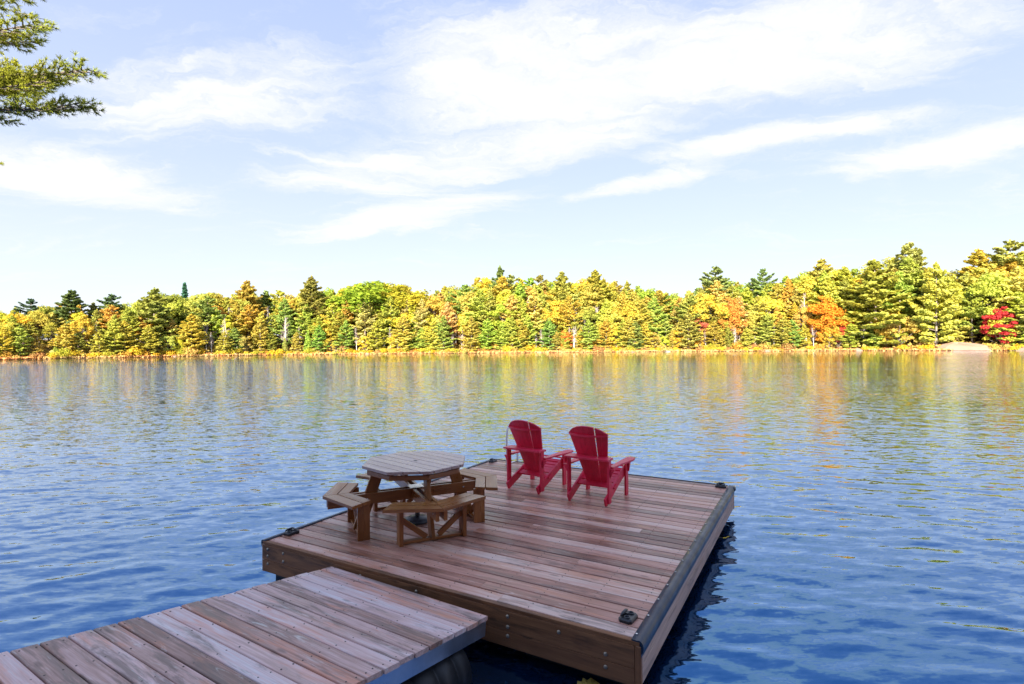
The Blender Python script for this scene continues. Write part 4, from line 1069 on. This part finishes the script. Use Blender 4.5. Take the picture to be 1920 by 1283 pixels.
# pinkish bare rock by the water at the right
def rocks():
    mt = simple('pink_granite', (.27, .17, .12), .85, bump=.5, bs=3, var=.3)
    rng = np.random.default_rng(4)
    def rock(px, t, sx, sy, sz, label):
        a = angle_at_px(px, t); x, y = shore_point(a, t); mb = MB(); nu, nv = 14, 7; v = []
        for j in range(nv):
            ph = j / (nv - 1) * math.pi / 2 
            for i in range(nu):
                th = i / nu * 2 * math.pi; w = 1 + .13 * math.sin(3 * th + px) + .08 * math.cos(5 * th + 2 * ph)
                v.append((sx * w * math.cos(th) * math.cos(ph), sy * w * math.sin(th) * math.cos(ph), sz * math.sin(ph) * (1 + .15 * math.sin(2 * th)) - .3))
        f = [(j * nu + i, j * nu + (i + 1) % nu, (j + 1) * nu + (i + 1) % nu, (j + 1) * nu + i) for j in range(nv - 1) for i in range(nu)]
        mb.add(v, f); o = mb.build('shore_rock', mt, None, (x, y, ground_z(x, y)), (0, 0, a + math.pi / 2)); tag(o, label, 'rock')
    rock(1795, 2.6, 8.5, 3.0, 2.3, 'low sloping pinkish rock slab at the waterline near the crimson maple')
    for i, (px, t, sz, w) in enumerate([(1010, .1, .5, 'small grey stone half in the water on the far bank above the red chairs'), (690, .2, .7, 'pale boulder at the far waterline above the picnic table'), (1440, .1, .6, 'grey boulder at the far waterline right of the chairs'), (330, .3, .6, 'low boulder on the far left bank'), (1610, .2, .8, 'grey boulder under the largest layered pine'), (1185, .1, .45, 'small stone at the waterline above the right chair')]):
        rock(px, t, 1.4 * sz + .4, .9 * sz + .2, .9 * sz + .3, w)
    for px, L_, ang, w in [(450, 4.5, .3, 'bleached fallen log slanting into the water on the left far bank'), (1245, 5.0, -.25, 'pale fallen log at the waterline right of the chairs'), (812, 3.6, .5, 'short bleached log on the far bank above the picnic table'), (150, 4.0, -.4, 'grey fallen log at the far left waterline')]:
        a = angle_at_px(px, .2); x, y = shore_point(a, .2); mb = MB()
        mb.tube([(-L_ / 2, -.2, -.1), (-L_ / 6, 0, .15), (L_ / 4, .1, .35), (L_ / 2, .15, .7)], [.17, .16, .13, .07], 7); mb.tube([(L_ / 5, .05, .3), (L_ / 3.4, -.1, .9)], [.05, .015], 4)
        o = mb.build('fallen_log', M['twig'], None, (x, y, .12), (0, 0, a + math.pi / 2 + ang)); tag(o, w, 'log')
    rock(1905, 1.5, 5, 2.0, 1.2, 'small pale rock at the waterline at the right border')
rocks()

# ------------------------------------------------------------------ near pine reaching in at the top left
def near_pine():
    rng = np.random.default_rng(8); X0, Y0 = -12.5, 9.4
    H = 15.5; gz = 0.0
    e = empty('white_pine', (X0, Y0, -.3)); tag(e, 'near white pine whose dark needled branches reach in at the top left corner', 'tree')
    mb = MB(); mb.tube([(0, 0, 0), (.1, .05, 4), (-.05, .1, 9), (.05, 0, H)], [.26, .21, .14, .03], 10); mb.build('trunk', M['bark'], e)
    def branch(az, z0, Lb, rise, dens=1.0, vis=True):
        d = np.array([math.cos(az), math.sin(az), 0]); q = np.array([-d[1], d[0], 0]); mbb = MB(); T = []; D = []
        def P(s, lat=0.): return np.array([0, 0, z0]) + d * Lb * s + q * lat + np.array([0, 0, rise * Lb * s - .10 * Lb * s * s + .10 * Lb * s ** 4])
        mbb.tube([P(s) for s in np.linspace(0, 1, 8)], [.045 * (1 - .88 * s) for s in np.linspace(0, 1, 8)], 6)
        ntw = int(30 * Lb / 4 * dens)
        for k in range(ntw):
            s = .15 + .85 * (k + rng.uniform(0, 1)) / ntw; side = 1 if k % 2 else -1
            tl = (.09 + .30 * (1 - s) ** .7) * Lb * rng.uniform(.6, 1.1) * .55
            dirn = d * rng.uniform(.55, .9) + q * side * rng.uniform(.45, .9) + np.array([0, 0, rng.uniform(-.12, .30)]); dirn /= np.linalg.norm(dirn)
            p0 = P(s); pts = [p0 + dirn * tl * u + np.array([0, 0, .10 * tl * u * u]) for u in (0, .5, 1)]
            mbb.tube(pts, [.012, .008, .004], 4, False)
            nt2 = int(5 + tl * 15)
            for j in range(nt2):
                u = .12 + .9 * j / nt2; c = p0 + dirn * tl * u + np.array([0, 0, .10 * tl * u * u])
                sd = dirn + q * rng.normal(0, .6) + np.array([0, 0, rng.normal(.05, .35)]); sd /= np.linalg.norm(sd); l2 = rng.uniform(.03, .16)
                T.append(c + sd * l2); D.append(sd)
        T.append(P(1.)); D.append(d)
        bo = mbb.build('branch', M['bark'], e)
        # needle tufts: thin blades fanning from each tip
        T = np.array(T); D = np.array(D); nb = 16; n = len(T)
        C = np.repeat(T, nb, 0); DD = np.repeat(D, nb, 0) * .9 + rng.normal(0, .55, (n * nb, 3)) + np.array([0, 0, .12]); DD /= np.linalg.norm(DD, axis=1, keepdims=True)
        Ln = rng.uniform(.06, .115, (n * nb, 1)); sd = np.cross(DD, rng.normal(size=(n * nb, 3))); sd /= np.linalg.norm(sd, axis=1, keepdims=True); wv = .005
        C = C - DD * .02
        V = np.stack([C - sd * wv, C + sd * wv, C + DD * Ln + sd * wv * .4, C + DD * Ln - sd * wv * .4], 1).reshape(-1, 3)
        o = link('needles', quad_mesh('needles', V), M['needle_near'], bo); o.color = (.30, .34, .05, 1)
    # branches towards the picture; (azimuth, height, length, rise)
    for az, z0, Lb, rise in [(-.05, 8.35, 4.35, .0), (.03, 7.75, 4.95, .0), (-.04, 7.40, 4.6, .0), (.02, 7.12, 4.9, .0), (.25, 8.6, 3.5, .02), (.30, 8.0, 3.5, .0), (-.12, 7.3, 3.8, .0), (.16, 7.6, 3.7, 0), (.4, 8.1, 3.4, 0),
                             (.0, 9.1, 4.3, .03), (.0, 4.46, 3.02, .0)]:
        branch(az, z0 + .14, Lb, rise, 1.8)
    for az, z0, Lb in [(1.6, 7, 3.6), (2.6, 8, 3.4), (3.6, 7.5, 3.5), (4.6, 8.2, 3.4), (5.4, 7.0, 3.6), (1.0, 10, 3.4), (2.2, 10.5, 3), (4.1, 10.4, 3), (0.2, 10.8, 3.3), (.7, 12, 2.5), (2.9, 12.3, 2.3), (5.0, 12, 2.5), (0, 13.2, 1.8), (3.0, 13.6, 1.6)]:
        branch(az, z0 + .3, Lb, .05, .5)
near_pine()

# ------------------------------------------------------------------ the tall wood on the near shore behind the camera (its shade lies over the dock)
def near_wood():
    rng = random.Random(5)
    spots = [(-44 + i * 5.2 + rng.uniform(-1.2, 1.2), yy + rng.uniform(-1.5, 1.5)) for yy in (-22, -27.5, -33) for i in range(17)]
    for i, (x, y) in enumerate(spots):
        top = 22.5 + (-y - 22) * .55 + rng.uniform(-1.0, 1.6); h = top - ground_z(x, y)
        k, idx = ('broad', rng.choice([0, 1])) if i % 3 == 1 else ('pine', rng.choice([0, 2, 4]))
        if x < -10: h *= .865
        c = (.16, .20, .03) if k == 'broad' else (.09, .14, .03)
        tree(k, idx, x, y, h, c, ('tall green pine' if k == 'pine' else 'tall green leafy tree') + ' in the wood on the near shore behind the camera', 'near shore wood behind the camera ' + k, wide=1.45)
near_wood()
